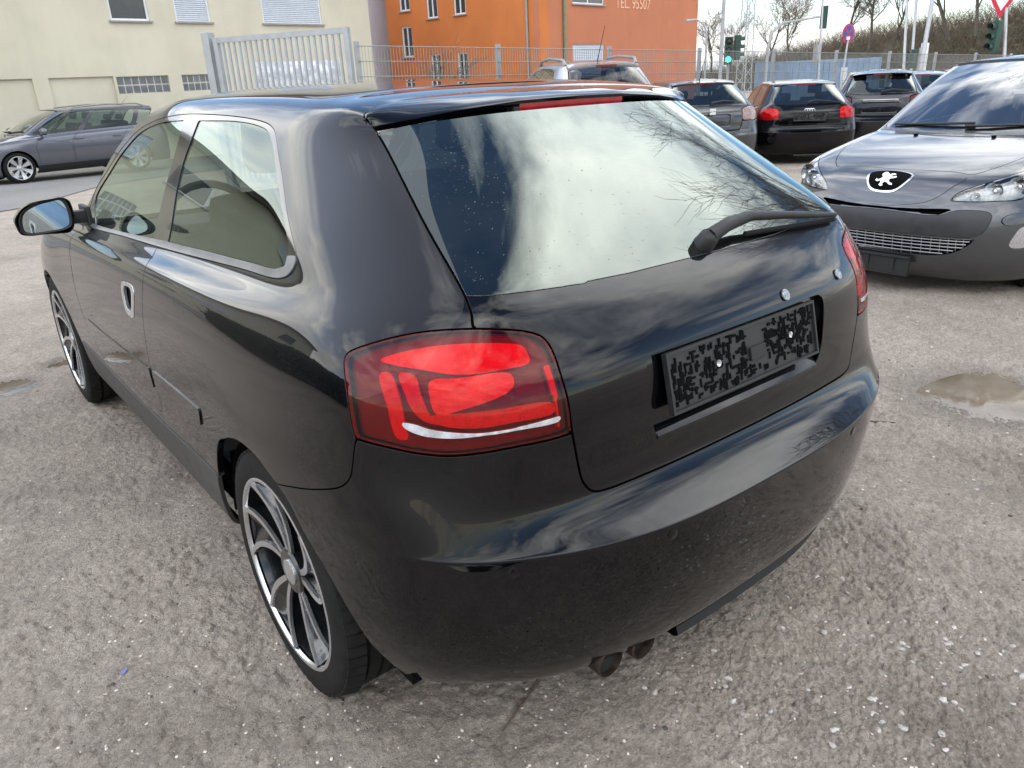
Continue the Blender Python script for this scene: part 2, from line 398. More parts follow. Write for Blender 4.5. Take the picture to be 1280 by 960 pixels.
# ------------------------------------------------------------------ the black three-door hatchback: control net (x = half width, y forward from the tail, z up)
def a3_net():
    rear = {  # row: z(c0..c6), then (x,y) of columns 0..6
     0: ([.215,.215,.215,.205,.20,.20,.20], [(0,.17),(.25,.175),(.42,.205),(.54,.25),(.62,.31),(.70,.40),(.765,.53)]),
     1: ([.245,.245,.245,.24,.235,.23,.23], [(0,.115),(.25,.12),(.42,.15),(.54,.19),(.635,.255),(.735,.34),(.80,.45)]),
     2: ([.34]*7, [(0,.082),(.25,.086),(.42,.11),(.54,.148),(.64,.195),(.755,.275),(.828,.385)]),
     3: ([.46]*7, [(0,.060),(.25,.064),(.42,.088),(.54,.125),(.64,.168),(.757,.245),(.836,.355)]),
     4: ([.571,.571,.574,.578,.582,.585,.588], [(0,.048),(.25,.053),(.42,.078),(.54,.112),(.64,.155),(.757,.234),(.837,.348)]),
     5: ([.585,.585,.588,.592,.597,.602,.607], [(0,.047),(.25,.053),(.42,.079),(.54,.113),(.64,.157),(.756,.236),(.837,.35)]),
     6: ([.600,.600,.603,.609,.616,.628,.645], [(0,.072),(.25,.077),(.42,.098),(.54,.128),(.64,.169),(.752,.244),(.834,.357)]),
     7: ([.655,.655,.657,.662,.675,.69,.70], [(0,.143),(.25,.147),(.42,.157),(.54,.172),(.64,.195),(.745,.262),(.828,.372)]),
     8: ([.775]*7, [(0,.146),(.25,.15),(.42,.16),(.54,.178),(.64,.212),(.738,.283),(.818,.395)]),
     9: ([.885,.885,.885,.885,.885,.885,.885], [(0,.158),(.25,.162),(.42,.172),(.54,.193),(.645,.235),(.743,.313),(.814,.425)]),
     10: ([.945,.945,.945,.948,.95,.95,.95], [(0,.186),(.25,.19),(.42,.203),(.54,.227),(.645,.27),(.735,.347),(.797,.46)]),
     11: ([.992,.993,.995,1.0,1.005,1.005,1.003], [(0,.222),(.25,.227),(.42,.242),(.54,.265),(.632,.302),(.712,.383),(.768,.50)]),
     12: ([1.033,1.035,1.04,1.047,1.055,1.055,1.048], [(0,.262),(.25,.268),(.42,.285),(.54,.308),(.612,.34),(.682,.43),(.735,.56)]),
     13: ([1.135,1.135,1.136,1.137,1.138,1.138,1.13], [(0,.392),(.25,.397),(.42,.413),(.52,.435),(.589,.472),(.645,.555),(.69,.68)]),
     14: ([1.245,1.244,1.24,1.236,1.232,1.235,1.225], [(0,.534),(.25,.54),(.40,.556),(.49,.585),(.552,.624),(.595,.69),(.63,.80)]),
     15: ([1.345,1.343,1.336,1.33,1.322,1.322,1.32], [(0,.675),(.25,.682),(.38,.70),(.46,.73),(.517,.77),(.552,.83),(.58,.92)]),
    }
    # side columns 7..13: y per column for low rows / belt / cant-rail
    ylow = [.56, .80, 1.15, 1.6, 2.1, 2.6, 3.02]
    ybelt = [.72, .95, 1.25, 1.62, 2.07, 2.55, 3.02]
    yrail = [1.03, 1.17, 1.34, 1.56, 1.81, 2.07, 2.34]
    xs = {  # row: x per side column 7..13
     0: [.79,.80,.80,.80,.80,.80,.80], 1: [.83,.835,.832,.83,.828,.828,.83], 2: [.858,.868,.855,.851,.85,.85,.856],
     3: [.868,.882,.868,.865,.864,.864,.868], 4: [.870,.885,.873,.871,.870,.870,.873], 5: [.870,.886,.874,.872,.871,.871,.874],
     6: [.869,.886,.875,.873,.872,.872,.875], 7: [.866,.884,.876,.874,.873,.872,.875], 8: [.855,.870,.872,.871,.870,.868,.868],
     9: [.838,.850,.858,.860,.859,.857,.855], 10: [.818,.828,.840,.845,.845,.842,.838], 11: [.793,.80,.806,.812,.812,.808,.802],
     12: [.757,.755,.752,.752,.755,.753,.748], 13: [.718,.718,.718,.718,.718,.715,.70], 14: [.653,.658,.664,.667,.668,.662,.638], 15: [.597,.60,.606,.61,.61,.605,.575],
     16: [.548,.548,.553,.557,.557,.55,.52], 17: [.47]*7, 18: [.27]*7, 19: [0]*7}
    zs = {0: [.20,.20,.20,.20,.20,.20,.20], 1: [.235]*7, 2: [.34]*7, 3: [.46]*7, 4: [.565]*7, 5: [.60]*7, 6: [.645]*7, 7: [.70,.70,.70,.69,.685,.68,.675],
     8: [.79,.79,.79,.785,.78,.77,.76], 9: [.888,.885,.88,.872,.865,.855,.84], 10: [.948,.943,.937,.928,.918,.905,.893], 11: [.993,.983,.970,.955,.942,.927,.913],
     12: [1.033,1.015,.995,.978,.963,.946,.93], 13: [1.115,1.10,1.082,1.068,1.056,1.045,1.03], 14: [1.218,1.21,1.20,1.195,1.19,1.19,1.19],
     15: [1.315,1.312,1.31,1.31,1.31,1.315,1.325], 16: [1.372,1.373,1.376,1.378,1.38,1.378,1.368], 17: [1.392,1.396,1.40,1.404,1.405,1.402,1.388], 18: [1.403,1.409,1.415,1.42,1.421,1.416,1.40], 19: [1.406,1.412,1.419,1.424,1.426,1.42,1.404]}
    # top rows of columns 4..6 (roof's rear edge)
    top = {16: [(.532,.80,1.353),(.54,.86,1.366),(.545,.94,1.37)], 17: [(.45,.845,1.374),(.455,.90,1.383),(.46,.97,1.388)],
           18: [(.26,.885,1.386),(.265,.95,1.396),(.267,1.02,1.40)], 19: [(0,.905,1.39),(0,.98,1.40),(0,1.05,1.404)]}
    # front columns 14..19, rows 0..12
    fx = [[.80,.80,.70,.52,.28,0],[.835,.82,.72,.54,.28,0],[.865,.835,.735,.55,.28,0],[.88,.845,.74,.55,.28,0],[.884,.848,.74,.55,.28,0],[.884,.848,.74,.55,.28,0],[.884,.848,.738,.55,.28,0],
          [.882,.845,.733,.545,.28,0],[.874,.835,.72,.535,.28,0],[.855,.81,.69,.51,.27,0],[.835,.785,.66,.48,.26,0],[.80,.745,.62,.45,.25,0],[.75,.69,.57,.41,.23,0]]
    fy = [3.38, 3.75, 3.99, 4.13, 4.20, 4.225]
    fback = [.10,.04,.01,0,0,0,0,.005,.02,.05,.10,.17,.26]
    fz = [[.20]*6,[.235]*6,[.34]*6,[.46]*6,[.55]*6,[.58]*6,[.61]*6,[.645,.635,.625,.62,.62,.62],[.735,.71,.68,.665,.66,.66],[.815,.775,.73,.71,.705,.705],[.87,.82,.77,.745,.74,.74],[.89,.84,.79,.765,.76,.76],[.905,.86,.81,.785,.78,.78]]
    net = np.full((20, 20, 3), np.nan)
    for r, (z, xy) in rear.items():
        for c in range(7): net[r, c] = (xy[c][0], xy[c][1], z[c])
    for r in range(20):
        for k in range(7):
            if r <= 9: y = ylow[k]
            elif r <= 12:
                t = (r-9)/3; y = ylow[k]*(1-t)+ybelt[k]*t
            elif r <= 15:
                t = (r-12)/3; y = ybelt[k]*(1-t)+yrail[k]*t
            else: y = yrail[k]+(-.05 if k == 6 else 0)*(r-15)-(.0 if k < 6 else 0)
            net[r, 7+k] = (xs[r][k], y, zs[r][k])
    for r, dy, dz in ((13, .06, .015), (14, .07, .02), (15, .05, .005)): net[r, 13] += (0, dy, dz)
    for r, v in top.items():
        for k in range(3): net[r, 4+k] = v[k]
    for r in range(13):
        for k in range(6): net[r, 14+k] = (fx[r][k], fy[k]-fback[r]*(k/5)**1.0, fz[r][k])
    return net
# panel outlines of the three-door hatchback on its (column, row) surface grid
OUT = {
 'lamp': [(6.103,9.967),(6.026,10.167),(5.804,10.383),(5.36,10.692),(4.875,10.923),(4.429,11.013),(3.891,11.021),(3.36,10.926),(3.018,10.789),(2.804,10.601),(2.73,10.334),(2.716,10.005),(2.736,9.328),(2.718,8.799),(2.708,8.392),(2.698,8.238),(3.162,8.226),(3.741,8.228),(4.324,8.195),(4.795,8.176),(5.237,8.221),(5.661,8.286),(6.137,8.312),(6.152,8.62),(6.133,9.151),(6.123,9.681)],
 'arch': [(9.392,0.575),(9.317,1.753),(9.215,2.562),(9.115,3.202),(9.013,3.757),(8.823,4.842),(8.602,5.687),(8.354,6.121),(8.169,6.184),(8.013,6.129),(7.817,5.771),(7.651,5.439),(7.484,4.808),(7.342,3.964),(7.138,3.475),(6.927,3.095),(6.727,2.69),(6.541,2.347),(6.354,2.019),(6.035,1.709)],
 'qgap': [(7.713,5.431),(7.356,5.913),(6.837,6.608),(6.494,7.036),(6.324,7.396),(6.267,7.672),(6.205,8.031),(6.138,8.304)],
 'dlo': [(12.328,11.681),(12.982,12.967),(12.887,13.62),(12.815,14.245),(12.699,14.774),(12.24,15.237),(11.5,15.481),(11.045,15.555),(10.463,15.582),(9.444,15.549),(8.569,15.439),(8.046,15.293),(7.713,15.039),(7.428,14.347),(7.226,13.602),(7.035,12.956),(6.989,12.623),(7.123,12.36),(7.357,12.131),(7.66,12.033),(8.382,12.072),(9.324,12.048),(10.241,11.951),(11.244,11.848)],
 'glassF': [(12.254,11.909),(12.866,12.907),(12.787,13.589),(12.701,14.214),(12.56,14.733),(12.043,15.143),(11.115,15.32),(10.835,14.216),(10.705,13.156),(10.626,12.211),(11.346,12.068)],
 'glassR': [(10.562,15.337),(9.364,15.38),(8.548,15.281),(8.05,15.101),(7.756,14.738),(7.497,13.93),(7.221,13.095),(7.227,12.635),(7.336,12.437),(7.583,12.304),(8.396,12.328),(9.379,12.34),(10.263,12.271),(10.329,13.034),(10.486,14.157)],
 'doorRear': [(10.515,12.006),(10.047,10.184),(10.099,8.888),(10.179,7.981),(10.212,7.424),(10.293,5.562),(10.254,4.761),(10.199,3.697)],
 'doorFront': [(12.305,9.206),(12.356,8.116),(12.34,6.932),(12.313,4.322)],
 'sillTop': [(11.922,2.824),(11.304,2.416),(10.504,2.55),(9.362,2.737)],
 'rubTop': [(12.205,4.392),(11.673,4.424),(10.828,4.877),(10.037,5.422),(9.207,5.634)],
 'rubBot': [(12.159,3.643),(11.658,3.69),(10.85,3.689),(10.16,3.825),(9.245,4.233)],
 'glassbot': [(3.943,11.945),(2.905,11.983),(2.082,11.963),(1.412,12.033),(0.836,12.102),(0.35,12.094),(-0.034,12.024)],
 'recess': [(1.356,9.211),(1.352,8.356),(1.224,7.712),(0.9,7.642),(0.362,7.645),(-0.023,7.632)],
 'recessTop': [(1.356,9.211),(0.969,9.224),(0.553,9.206),(0.082,9.204)],
 'hatchlow': [(2.691,8.223),(2.635,7.758),(2.541,7.37),(2.386,7.095),(2.132,6.995),(1.529,7.068),(0.927,7.041),(0.383,7.035),(0.108,7.033)],
 'l_top': [(5.502,10.124),(5.204,10.357),(4.727,10.551),(4.253,10.621),(3.595,10.572),(3.169,10.424),(3.108,10.164),(3.158,9.88),(3.574,9.809),(4.294,9.762),(4.921,9.945),(5.282,10.023)],
 'l_band1': [(5.538,9.768),(5.392,9.793),(5.309,9.224),(5.328,8.697),(5.351,8.411),(5.509,8.413),(5.537,8.957)],
 'l_band2': [(5.22,9.816),(5.013,9.78),(4.974,9.161),(4.909,8.798),(4.689,8.655),(5.013,8.71),(5.164,8.918),(5.212,9.277)],
 'l_refl': [(4.753,9.63),(4.37,9.663),(3.535,9.69),(3.561,9.289),(4.489,8.912),(4.813,8.851),(4.844,9.249)],
 'l_white': [(5.334,8.73),(5.127,8.701),(4.948,8.626),(4.315,8.528),(3.683,8.547),(2.903,8.58),(2.908,8.483),(3.698,8.464),(4.334,8.438),(4.738,8.437),(5.092,8.49),(5.293,8.598)],
 'l_line': [(2.936,9.73),(2.831,9.728),(2.883,8.366),(2.927,8.377)],
 'l_low': [(4.993,8.798),(4.243,8.854),(3.158,8.869),(3.146,8.836),(3.896,8.775),(2.938,8.675),(2.928,8.615),(3.673,8.598),(4.305,8.571),(4.804,8.641)],
 'handle': [(10.473,8.505)],
 'sensor': [(4.187,3.754)],
}
# ------------------------------------------------------------------ cutting a body surface into panels
class Panels:
    def __init__(s, body, lo=None, hi=None):
        s.body = body; s.sp = body.soup(lo, hi); s.names = ['body']; s.pos0 = None
    def region(s, name, poly=None, field=None, gap=.004, within='body', drop=False):
        """cut a named panel out of panel(s) 'within'; the strip of width gap round it becomes the seam"""
        sp = s.sp
        f = field(sp) if field else outline_field(s.body, sp, poly)
        within = [within] if isinstance(within, str) else within
        ids = [s.names.index(w) for w in within]
        if gap > 0:
            h = sp.cut(f-gap/2, np.isin(sp.id, ids)); f = h+gap/2
            h = sp.cut(f+gap/2, np.isin(sp.id, ids)); f = h-gap/2
        else:
            f = sp.cut(f, np.isin(sp.id, ids))
        c = f[sp.F].mean(1); inn = np.isin(sp.id, ids)
        if gap > 0:
            ring = inn & (np.abs(c) < gap/2)
            sp.id[ring] = -1
        if name not in s.names: s.names.append(name)
        sp.id[inn & (c >= gap/2)] = -9 if drop else s.names.index(name)
    def faces(s, name): return s.sp.F[s.sp.id == (-1 if name == 'seam' else s.names.index(name))]
    def arrays(s, F, flange=.012, off=0.0, edge_round=False):
        sp = s.sp; used, inv = np.unique(F, return_inverse=True); F2 = inv.reshape(F.shape)
        P = sp.P[used].astype(float); N = sp.N[used].copy(); P = P+N*off
        V = [P]; NN = [N]; FF = [F2]; n0 = len(P)
        if flange:
            E_ = np.concatenate([F2[:, [0, 1]], F2[:, [1, 2]], F2[:, [2, 0]]])
            key = np.sort(E_, 1); _, ix, ct = np.unique(key, axis=0, return_index=True, return_counts=True)
            be = E_[ix[ct == 1]]
            # leave the open mirror plane alone
            be = be[~((np.abs(P[be[:, 0], 0]) < 1e-4) & (np.abs(P[be[:, 1], 0]) < 1e-4))]
            a, b = be[:, 0], be[:, 1]
            t = P[b]-P[a]; t /= np.linalg.norm(t, axis=1, keepdims=True)+1e-12
            on = np.cross(t, (N[a]+N[b])/2); on /= np.linalg.norm(on, axis=1, keepdims=True)+1e-12
            # average outward direction per boundary vertex for a rounded lip
            acc = np.zeros_like(P); np.add.at(acc, a, on); np.add.at(acc, b, on)
            acc /= np.linalg.norm(acc, axis=1, keepdims=True)+1e-12
            if edge_round:
                bv = np.unique(be); NN[0][bv] = (N[bv]+.55*acc[bv])/np.linalg.norm(N[bv]+.55*acc[bv], axis=1, keepdims=True)
            bv = np.unique(be); mp = np.full(n0, -1); mp[bv] = np.arange(len(bv))
            base0 = sp.N[used][bv]
            r1 = P[bv]+acc[bv]*.0008-base0*.0015; r2 = P[bv]+acc[bv]*.0008-base0*flange
            V += [r1, r2]; NN += [acc[bv], acc[bv]]
            i1 = n0+mp; i2 = n0+len(bv)+mp
            FF += [np.stack([b, a, i1[a]], 1), np.stack([b, i1[a], i1[b]], 1), np.stack([i1[b], i1[a], i2[a]], 1), np.stack([i1[b], i2[a], i2[b]], 1)]
        return np.concatenate(V), np.concatenate(FF), np.concatenate(NN)
def mirrored(a, sx):
    V, F, N = a
    if sx > 0: return V, F, N
    M = np.array([-1, 1, 1.0]); return V*M, F[:, ::-1], N*M
def join_arr(*L):
    V, F, N = [], [], []; n = 0
    for v, f, m in L: V.append(v); F.append(f+n); N.append(m); n += len(v)
    return np.concatenate(V), np.concatenate(F), np.concatenate(N)
def arr_obj(name, arr, mat, parent, deform=None):
    V, F, N = arr
    if deform is not None: V = deform(V); N = None
    me = mesh_np(name, V, F, N); return link(name, me, mat, parent)
def both(name, arr, mat, parent, deform=None):
    """left and right copy of a side part"""
    return [arr_obj(name, mirrored(arr, sx), mat, parent, deform) for sx in (-1, 1)]
def whole(name, arr, mat, parent, deform=None):
    return arr_obj(name, join_arr(mirrored(arr, 1), mirrored(arr, -1)), mat, parent, deform)
def sub_patch(body, polys, flange, off, clip=None):
    """patches of the body surface inside outlines (given in u,v), moved along the normal by off"""
    lo = np.min([p.min(0) for p in polys], 0)-.3; hi = np.max([p.max(0) for p in polys], 0)+.3
    pn = Panels(body, lo, hi)
    for k, p in enumerate(polys): pn.region('z', p, gap=0)
    return pn.arrays(pn.faces('z'), flange, off)
# ------------------------------------------------------------------ materials of the vehicles
paint('black_paint', (.0012, .0014, .0024), metal=.3, dust=.03, rough=.35, coatior=1.41)
plain('gap_black', (.002, .002, .002), .9, vary=0, spec=.1)
plain('plastic_black', (.009, .009, .009), .55, vary=.2, scale=20, bumps=.1, bscale=400)
plain('gloss_black', (.005, .005, .006), .12, coat=.6, vary=.1)
plain('trim_grey', (.20, .20, .20), .38, metal=.5, vary=.15, scale=15)
plain('sill_grey', (.045, .044, .042), .5, vary=.25, scale=10)
plain('chrome', (.75, .75, .76), .12, metal=1.0, vary=.05)
plain('rim_silver', (.66, .66, .67), .25, metal=.9, vary=.03, scale=30)
plain('rim_dark', (.008, .008, .009), .25, coat=.5, vary=.2, scale=25)
plain('brake_steel', (.25, .24, .23), .45, metal=.8, vary=.2, scale=30)
plain('rubber', (.012, .0115, .011), .85, spec=.2, vary=.3, scale=25, bumps=.15, bscale=220)
plain('interior_dark', (.012, .012, .013), .8, vary=.2, scale=10, bumps=.1, bscale=300)
plain('seat_cloth', (.015, .015, .016), .9, vary=.25, scale=14, bumps=.2, bscale=500)
plain('rust_exhaust', (.045, .030, .022), .6, metal=.6, vary=.4, scale=40)
plain('bore_shade', (.008, .007, .007), .9, vary=0)
plain('lamp_red', (.62, .012, .016), .3, vary=.1, scale=60, coat=.4, bumps=.2, bscale=200)
plain('lamp_red_bright', (.80, .016, .022), .25, vary=.1, scale=70, coat=.5, bumps=.25, bscale=160)
plain('lamp_dark', (.085, .006, .008), .35, vary=.25, scale=50)
plain('lamp_white', (.42, .42, .44), .25, vary=.25, scale=60, coat=.5)
plain('lamp_silver', (.6, .6, .62), .2, metal=.8, vary=.2, scale=120)
glass('glass_side', (.34, .42, .39), ior=1.45, mul=1.4, haze=.02, gcol=(.80, .90, .84))
glass('glass_rear', (.20, .24, .24), ior=1.54, haze=.03, gcol=(.86, .95, .90))
glass('lens_red', (1.0, .11, .13), ior=1.42, mul=.9)
glass('lens_clear', (.93, .95, .95), ior=1.5)
plain('mirror_glass', (.62, .72, .76), .02, metal=1.0, vary=.04)
plain('white_plastic', (.75, .75, .73), .4, vary=.05)

def sc(pts, n=7, sharp=()): return smooth_closed(pts, n, True, sharp)
ARCHF = (3.378, .27, .395)
def hero_outlines():
    O = OUT; P = {}
    P['lamp'] = sc(O['lamp'], 5, (15, 22))
    lb = O['lamp'][15:23]                      # lamp lower edge, inner to outer
    inner = O['lamp'][7:16]                    # lamp inner edge, top to bottom
    P['arch'] = smooth_closed([(9.45, -.6)]+O['arch'][:]+[(5.6, 1.2), (5.3, -.6)], 5, True, (0, 21, 22))
    P['dlo'] = sc(O['dlo'], 5)
    P['glassF'] = sc(O['glassF'], 5, (0, 6, 9)); P['glassR'] = sc(O['glassR'], 5, (0, 12))
    seam = [(3.90, 11.02), (3.93, 11.5), (3.95, 12.0), (3.97, 13), (3.98, 14), (3.99, 15.2)]
    low = [(-1, 7.03), (1.6, 7.03), (2.12, 7.03), (2.36, 7.08), (2.52, 7.3), (2.62, 7.75)]
    P['hatch'] = smooth_closed(low+inner[::-1]+seam+[(-1, 15.2)], 5, True, (0, len(low+inner+seam)-1, len(low+inner+seam)))
    gb = [(3.95, 12.0), (3.0, 11.98), (2.0, 11.99), (1.0, 12.02), (0, 12.03)]
    P['rwin'] = np.array([(-1, 12.03), (0, 12.03), (1, 12.02), (2, 11.99), (3, 11.98), (4.2, 11.97), (4.2, 15.6), (-1, 15.6)])
    P['recess'] = smooth_closed([(-1, 7.6), (.9, 7.62), (1.2, 7.66), (1.29, 7.85), (1.33, 8.4), (1.35, 9.05), (1.28, 9.25), (1.1, 9.29), (-1, 9.29)], 5, True, (0, 8))
    q = O['qgap']
    P['bumper'] = smooth_closed(low[:-1]+[(2.62, 7.75), (2.66, 8.1)]+[(u, v-.02) for u, v in lb]+q[::-1][1:]+[(7.9, 5.4), (7.9, -1), (-1, -1)], 4, True, (0, 7, 8, 14, 15, 22, 23, 24))
    P['door'] = smooth_closed([(10.45, 12.1), (10.2, 11), (10.1, 10), (10.12, 8.9), (10.19, 7.4), (10.25, 5.6), (10.24, 4.5), (10.24, 3.3), (10.32, 2.95), (10.6, 2.86), (11.3, 2.8), (11.9, 2.85), (12.15, 3.2), (12.28, 4.3), (12.33, 6), (12.34, 8), (12.33, 9.5), (12.3, 11.2), (12.35, 11.75), (11.2, 12.1)], 5, True, (0, 18))
    P['sill'] = smooth_closed([(9.2, -1), (9.2, 2.72), (9.36, 2.72), (10.3, 2.55), (11.3, 2.42), (12.2, 2.5), (12.9, 2.6), (12.9, -1)], 5, True, (0, 1, 6, 7))
    P['fender'] = np.array([(12.34, 2.55), (12.34, 5), (12.36, 8), (12.35, 9.5), (12.33, 11.2), (12.6, 11.6), (13.2, 11.95), (16, 12.2), (16, -1), (12.34, -1)])
    h = [(10.33, 9.0), (10.40, 9.08), (10.58, 9.0), (10.62, 8.8), (10.60, 8.1), (10.55, 7.82), (10.42, 7.8), (10.36, 8.1)]
    P['handle'] = sc(h, 5)
    c = np.mean(h, 0); P['handle_in'] = sc([(c[0]+(a-c[0])*.62, c[1]+(b-c[1])*.70) for a, b in h], 5)
    P['rubD'] = np.array([(10.27, 5.30), (10.8, 4.88), (11.6, 4.45), (12.1, 4.38), (12.2, 4.2), (12.1, 3.75), (11.6, 3.68), (10.8, 3.70), (10.27, 3.82)])
    P['rubQ'] = np.array([(9.21, 5.62), (9.6, 5.55), (10.2, 5.34), (10.2, 3.85), (9.7, 4.02), (9.25, 4.25)])
    return P
A3 = Body(a3_net(), 4, 15, 13, 12, cell=.012); A3F = Body(a3_net(), 4, 15, 13, 12, cell=.0045)
HP = hero_outlines()
def loft(name, rows, mat, parent, smooth=True, close=False, deform=None, solid=0):
    """surface through rows of points"""
    A = np.array(rows, float); m, n = A.shape[:2]; idx = np.arange(m*n).reshape(m, n)
    a, b, c, d = idx[:-1, :-1], idx[:-1, 1:], idx[1:, 1:], idx[1:, :-1]
    F = np.stack([a, b, c, d], -1).reshape(-1, 4)
    if close: F = np.concatenate([F, np.stack([idx[:-1, -1], idx[:-1, 0], idx[1:, 0], idx[1:, -1]], -1).reshape(-1, 4)])
    V = A.reshape(-1, 3)
    if deform is not None: V = deform(V)
    o = link(name, mesh_np(name, V, F, smooth=smooth), mat, parent)
    if smooth: o.data.set_sharp_from_angle(angle=R_(38))
    if solid:
        md = o.modifiers.new('thickness', 'SOLIDIFY'); md.thickness = solid; md.offset = -1
    return o
def wheel_meshes(style='twist'):
    W = {}
    b = MB(); r0 = .318
    prof = [(.236, -.105), (.252, -.112), (.285, -.113), (.303, -.108), (.313, -.098), (r0, -.085)]
    prof += [(r0, -.062), (r0-.007, -.061), (r0-.007, -.052), (r0, -.051), (r0+.001, -.022), (r0-.007, -.021), (r0-.007, -.011), (r0+.001, -.010)]
    prof = prof+[(r, -x) for r, x in prof[::-1]]
    b.lathe(prof, 72); W['tyre'] = b.mesh('tyre', 40)
    b = MB()                                                     # shoulder tread blocks
    for k in range(60):
        a = 2*math.pi*k/60
        for s in (-1, 1):
            M = Matrix.Rotation(a+(.03 if s > 0 else 0), 4, 'X') @ Matrix.Translation((s*.083, 0, r0-.0035)) @ Matrix.Rotation(s*.25, 4, 'Y')
            r = bmesh.ops.create_cube(b.bm, size=1, matrix=M @ Matrix.Diagonal((.042, .026, .013, 1)))
    W['tread'] = b.mesh('tread')
    b = MB(); b.lathe([(.246, -.108), (.246, -.100), (.232, -.098), (.226, -.07), (.222, .02), (.226, .10), (.24, .108)], 64); W['barrel'] = b.mesh('barrel', 50)
    b = MB(); b.lathe([(.2475, -.104), (.2475, -.111), (.243, -.1135), (.2375, -.111), (.2355, -.103)], 96); W['rim_lip'] = b.mesh('rim_lip', 60)
    b = MB(); b.lathe([(.155, -.012), (.155, .012), (.07, .012), (.07, -.03), (.0, -.03)], 40); W['brake_disc'] = b.mesh('brake_disc', 40)
    b = MB(); b.lathe([(.062, -.060), (.062, -.088), (.055, -.094), (.034, -.094), (.031, -.089), (0, -.089)], 40); W['hub'] = b.mesh('hub', 40)
    b = MB(); b.lathe([(.0335, -.092), (.033, -.0975), (.026, -.0995), (0, -.100)], 28); W['centre_cap'] = b.mesh('centre_cap', 40)
    # spokes: dark twisted blade with bright machined edges
    n = 5 if style == 'twist' else 7
    bl, ed = [], []
    for k in range(n):
        a0 = 2*math.pi*k/n
        def edge(off, sweep, r):
            t = (r-.05)/.185; return a0+off(t)+sweep*t
        rs = np.linspace(.045, .236, 15)
        def pts(fo, dep):
            out = []
            for r in rs:
                t = (r-.045)/.191; a = a0+fo(t); x = -(.086+.022*t**1.5)+dep
                out.append(Vector((x, r*math.cos(a), r*math.sin(a))))
            return out
        if style == 'twist':
            L = [(lambda t: -.15+.02*t-.46*t**1.8, .0062), (lambda t: 0+.14*t-.40*t*t, 0), (lambda t: .15+.30*t-.42*t*t, .0062)]
        else:
            L = [(lambda t: -.16-.02*t, .008), (lambda t: .16+.02*t, .008)]
        curves = [pts(f, 0) for f, w in L]
        for (f, w), c in zip(L, curves):
            if w: ed.append((c, w))
        bl.append((curves[0], curves[-1], curves[1] if len(curves) > 2 else None))
    b = MB()
    for c0, c1, cm in bl:
        n_ = len(c0)
        if style == 'twist':
            for (p, q, d0, d1) in ((c0, c1, .020, .006),):
                v = [[b.bm.verts.new(P_+Vector((d0 if i == 1 else 0, 0, 0))) for P_ in row] for i, row in enumerate((p, [(x+y)/2 for x, y in zip(p, q)], q))]
                for r1, r2 in zip(v, v[1:]):
                    for i in range(n_-1): b.bm.faces.new((r1[i], r1[i+1], r2[i+1], r2[i]))
        else:
            v = [[b.bm.verts.new(P_) for P_ in row] for row in (c0, c1)]
            for i in range(n_-1): b.bm.faces.new((v[0][i], v[0][i+1], v[1][i+1], v[1][i]))
        for c in (c0, c1):
            va = [b.bm.verts.new(P_) for P_ in c]; vb = [b.bm.verts.new(P_+Vector((.045, 0, 0))) for P_ in c]
            for i in range(n_-1): b.bm.faces.new((va[i], va[i+1], vb[i+1], vb[i]))
    me = b.mesh('spoke_blades', 50); W['spoke_blades'] = me
    b = MB()
    for c, w in ed:
        n_ = len(c); rows = []
        for i, P_ in enumerate(c):
            t = (c[min(i+1, n_-1)]-c[max(i-1, 0)]).normalized(); sdir = t.cross(Vector((1, 0, 0))).normalized()
            ww = w*(1.35-.6*abs(i/(n_-1)-.5))
            rows.append([b.bm.verts.new(P_+sdir*s*ww+Vector((dx, 0, 0))) for s, dx in ((-1, .004), (-1, -.004), (1, -.004), (1, .004))])
        for r1, r2 in zip(rows, rows[1:]):
            for k in range(4): b.bm.faces.new((r1[k], r1[(k+1) % 4], r2[(k+1) % 4], r2[k]))
    W['spoke_edges'] = b.mesh('spoke_edges')
    return W
WT = wheel_meshes('twist'); WS = wheel_meshes('plain')
def add_wheel(parent, loc, left, W=WT, scale=1.0, turn=0.0, spin=0.0, mats=('rim_dark', 'rim_silver')):
    w = link('wheel', W['barrel'], mats[0], parent, loc)
    w.rotation_euler = (spin, 0, turn if left else math.pi+turn); w.scale = (scale*1.0, scale, scale)
    for nm, mt in (('tyre', 'rubber'), ('tread', 'rubber'), ('rim_lip', mats[1]), ('brake_disc', 'brake_steel'), ('hub', mats[0]), ('centre_cap', mats[1]), ('spoke_blades', mats[0]), ('spoke_edges', mats[1])):
        q_ = link(nm, W[nm], mt, w)
        if nm == 'tread': q_['kind'] = 'stuff'
    return w
def seat_part(name, parent, c, w, h, rake, mat='seat_cloth'):
    b = MB()
    b.box((0, 0, .08), (w, .50, .16), bevel=.05)
    M = Matrix.Rotation(rake, 3, 'X')
    b.box((0, -.24, .16+h*.42), (w*.94, .15, h), rot=M, bevel=.055)
    if w < .8:
        b.box((0, -.24-math.sin(rake)*-.0-.14, .16+h+.10), (.25, .10, .17), rot=M, bevel=.04)
    else:
        for x in (-.33, .33): b.box((x, -.30, .16+h+.02), (.24, .09, .12), rot=M, bevel=.035)
    return b.build(name, mat, parent, 50, loc=c)
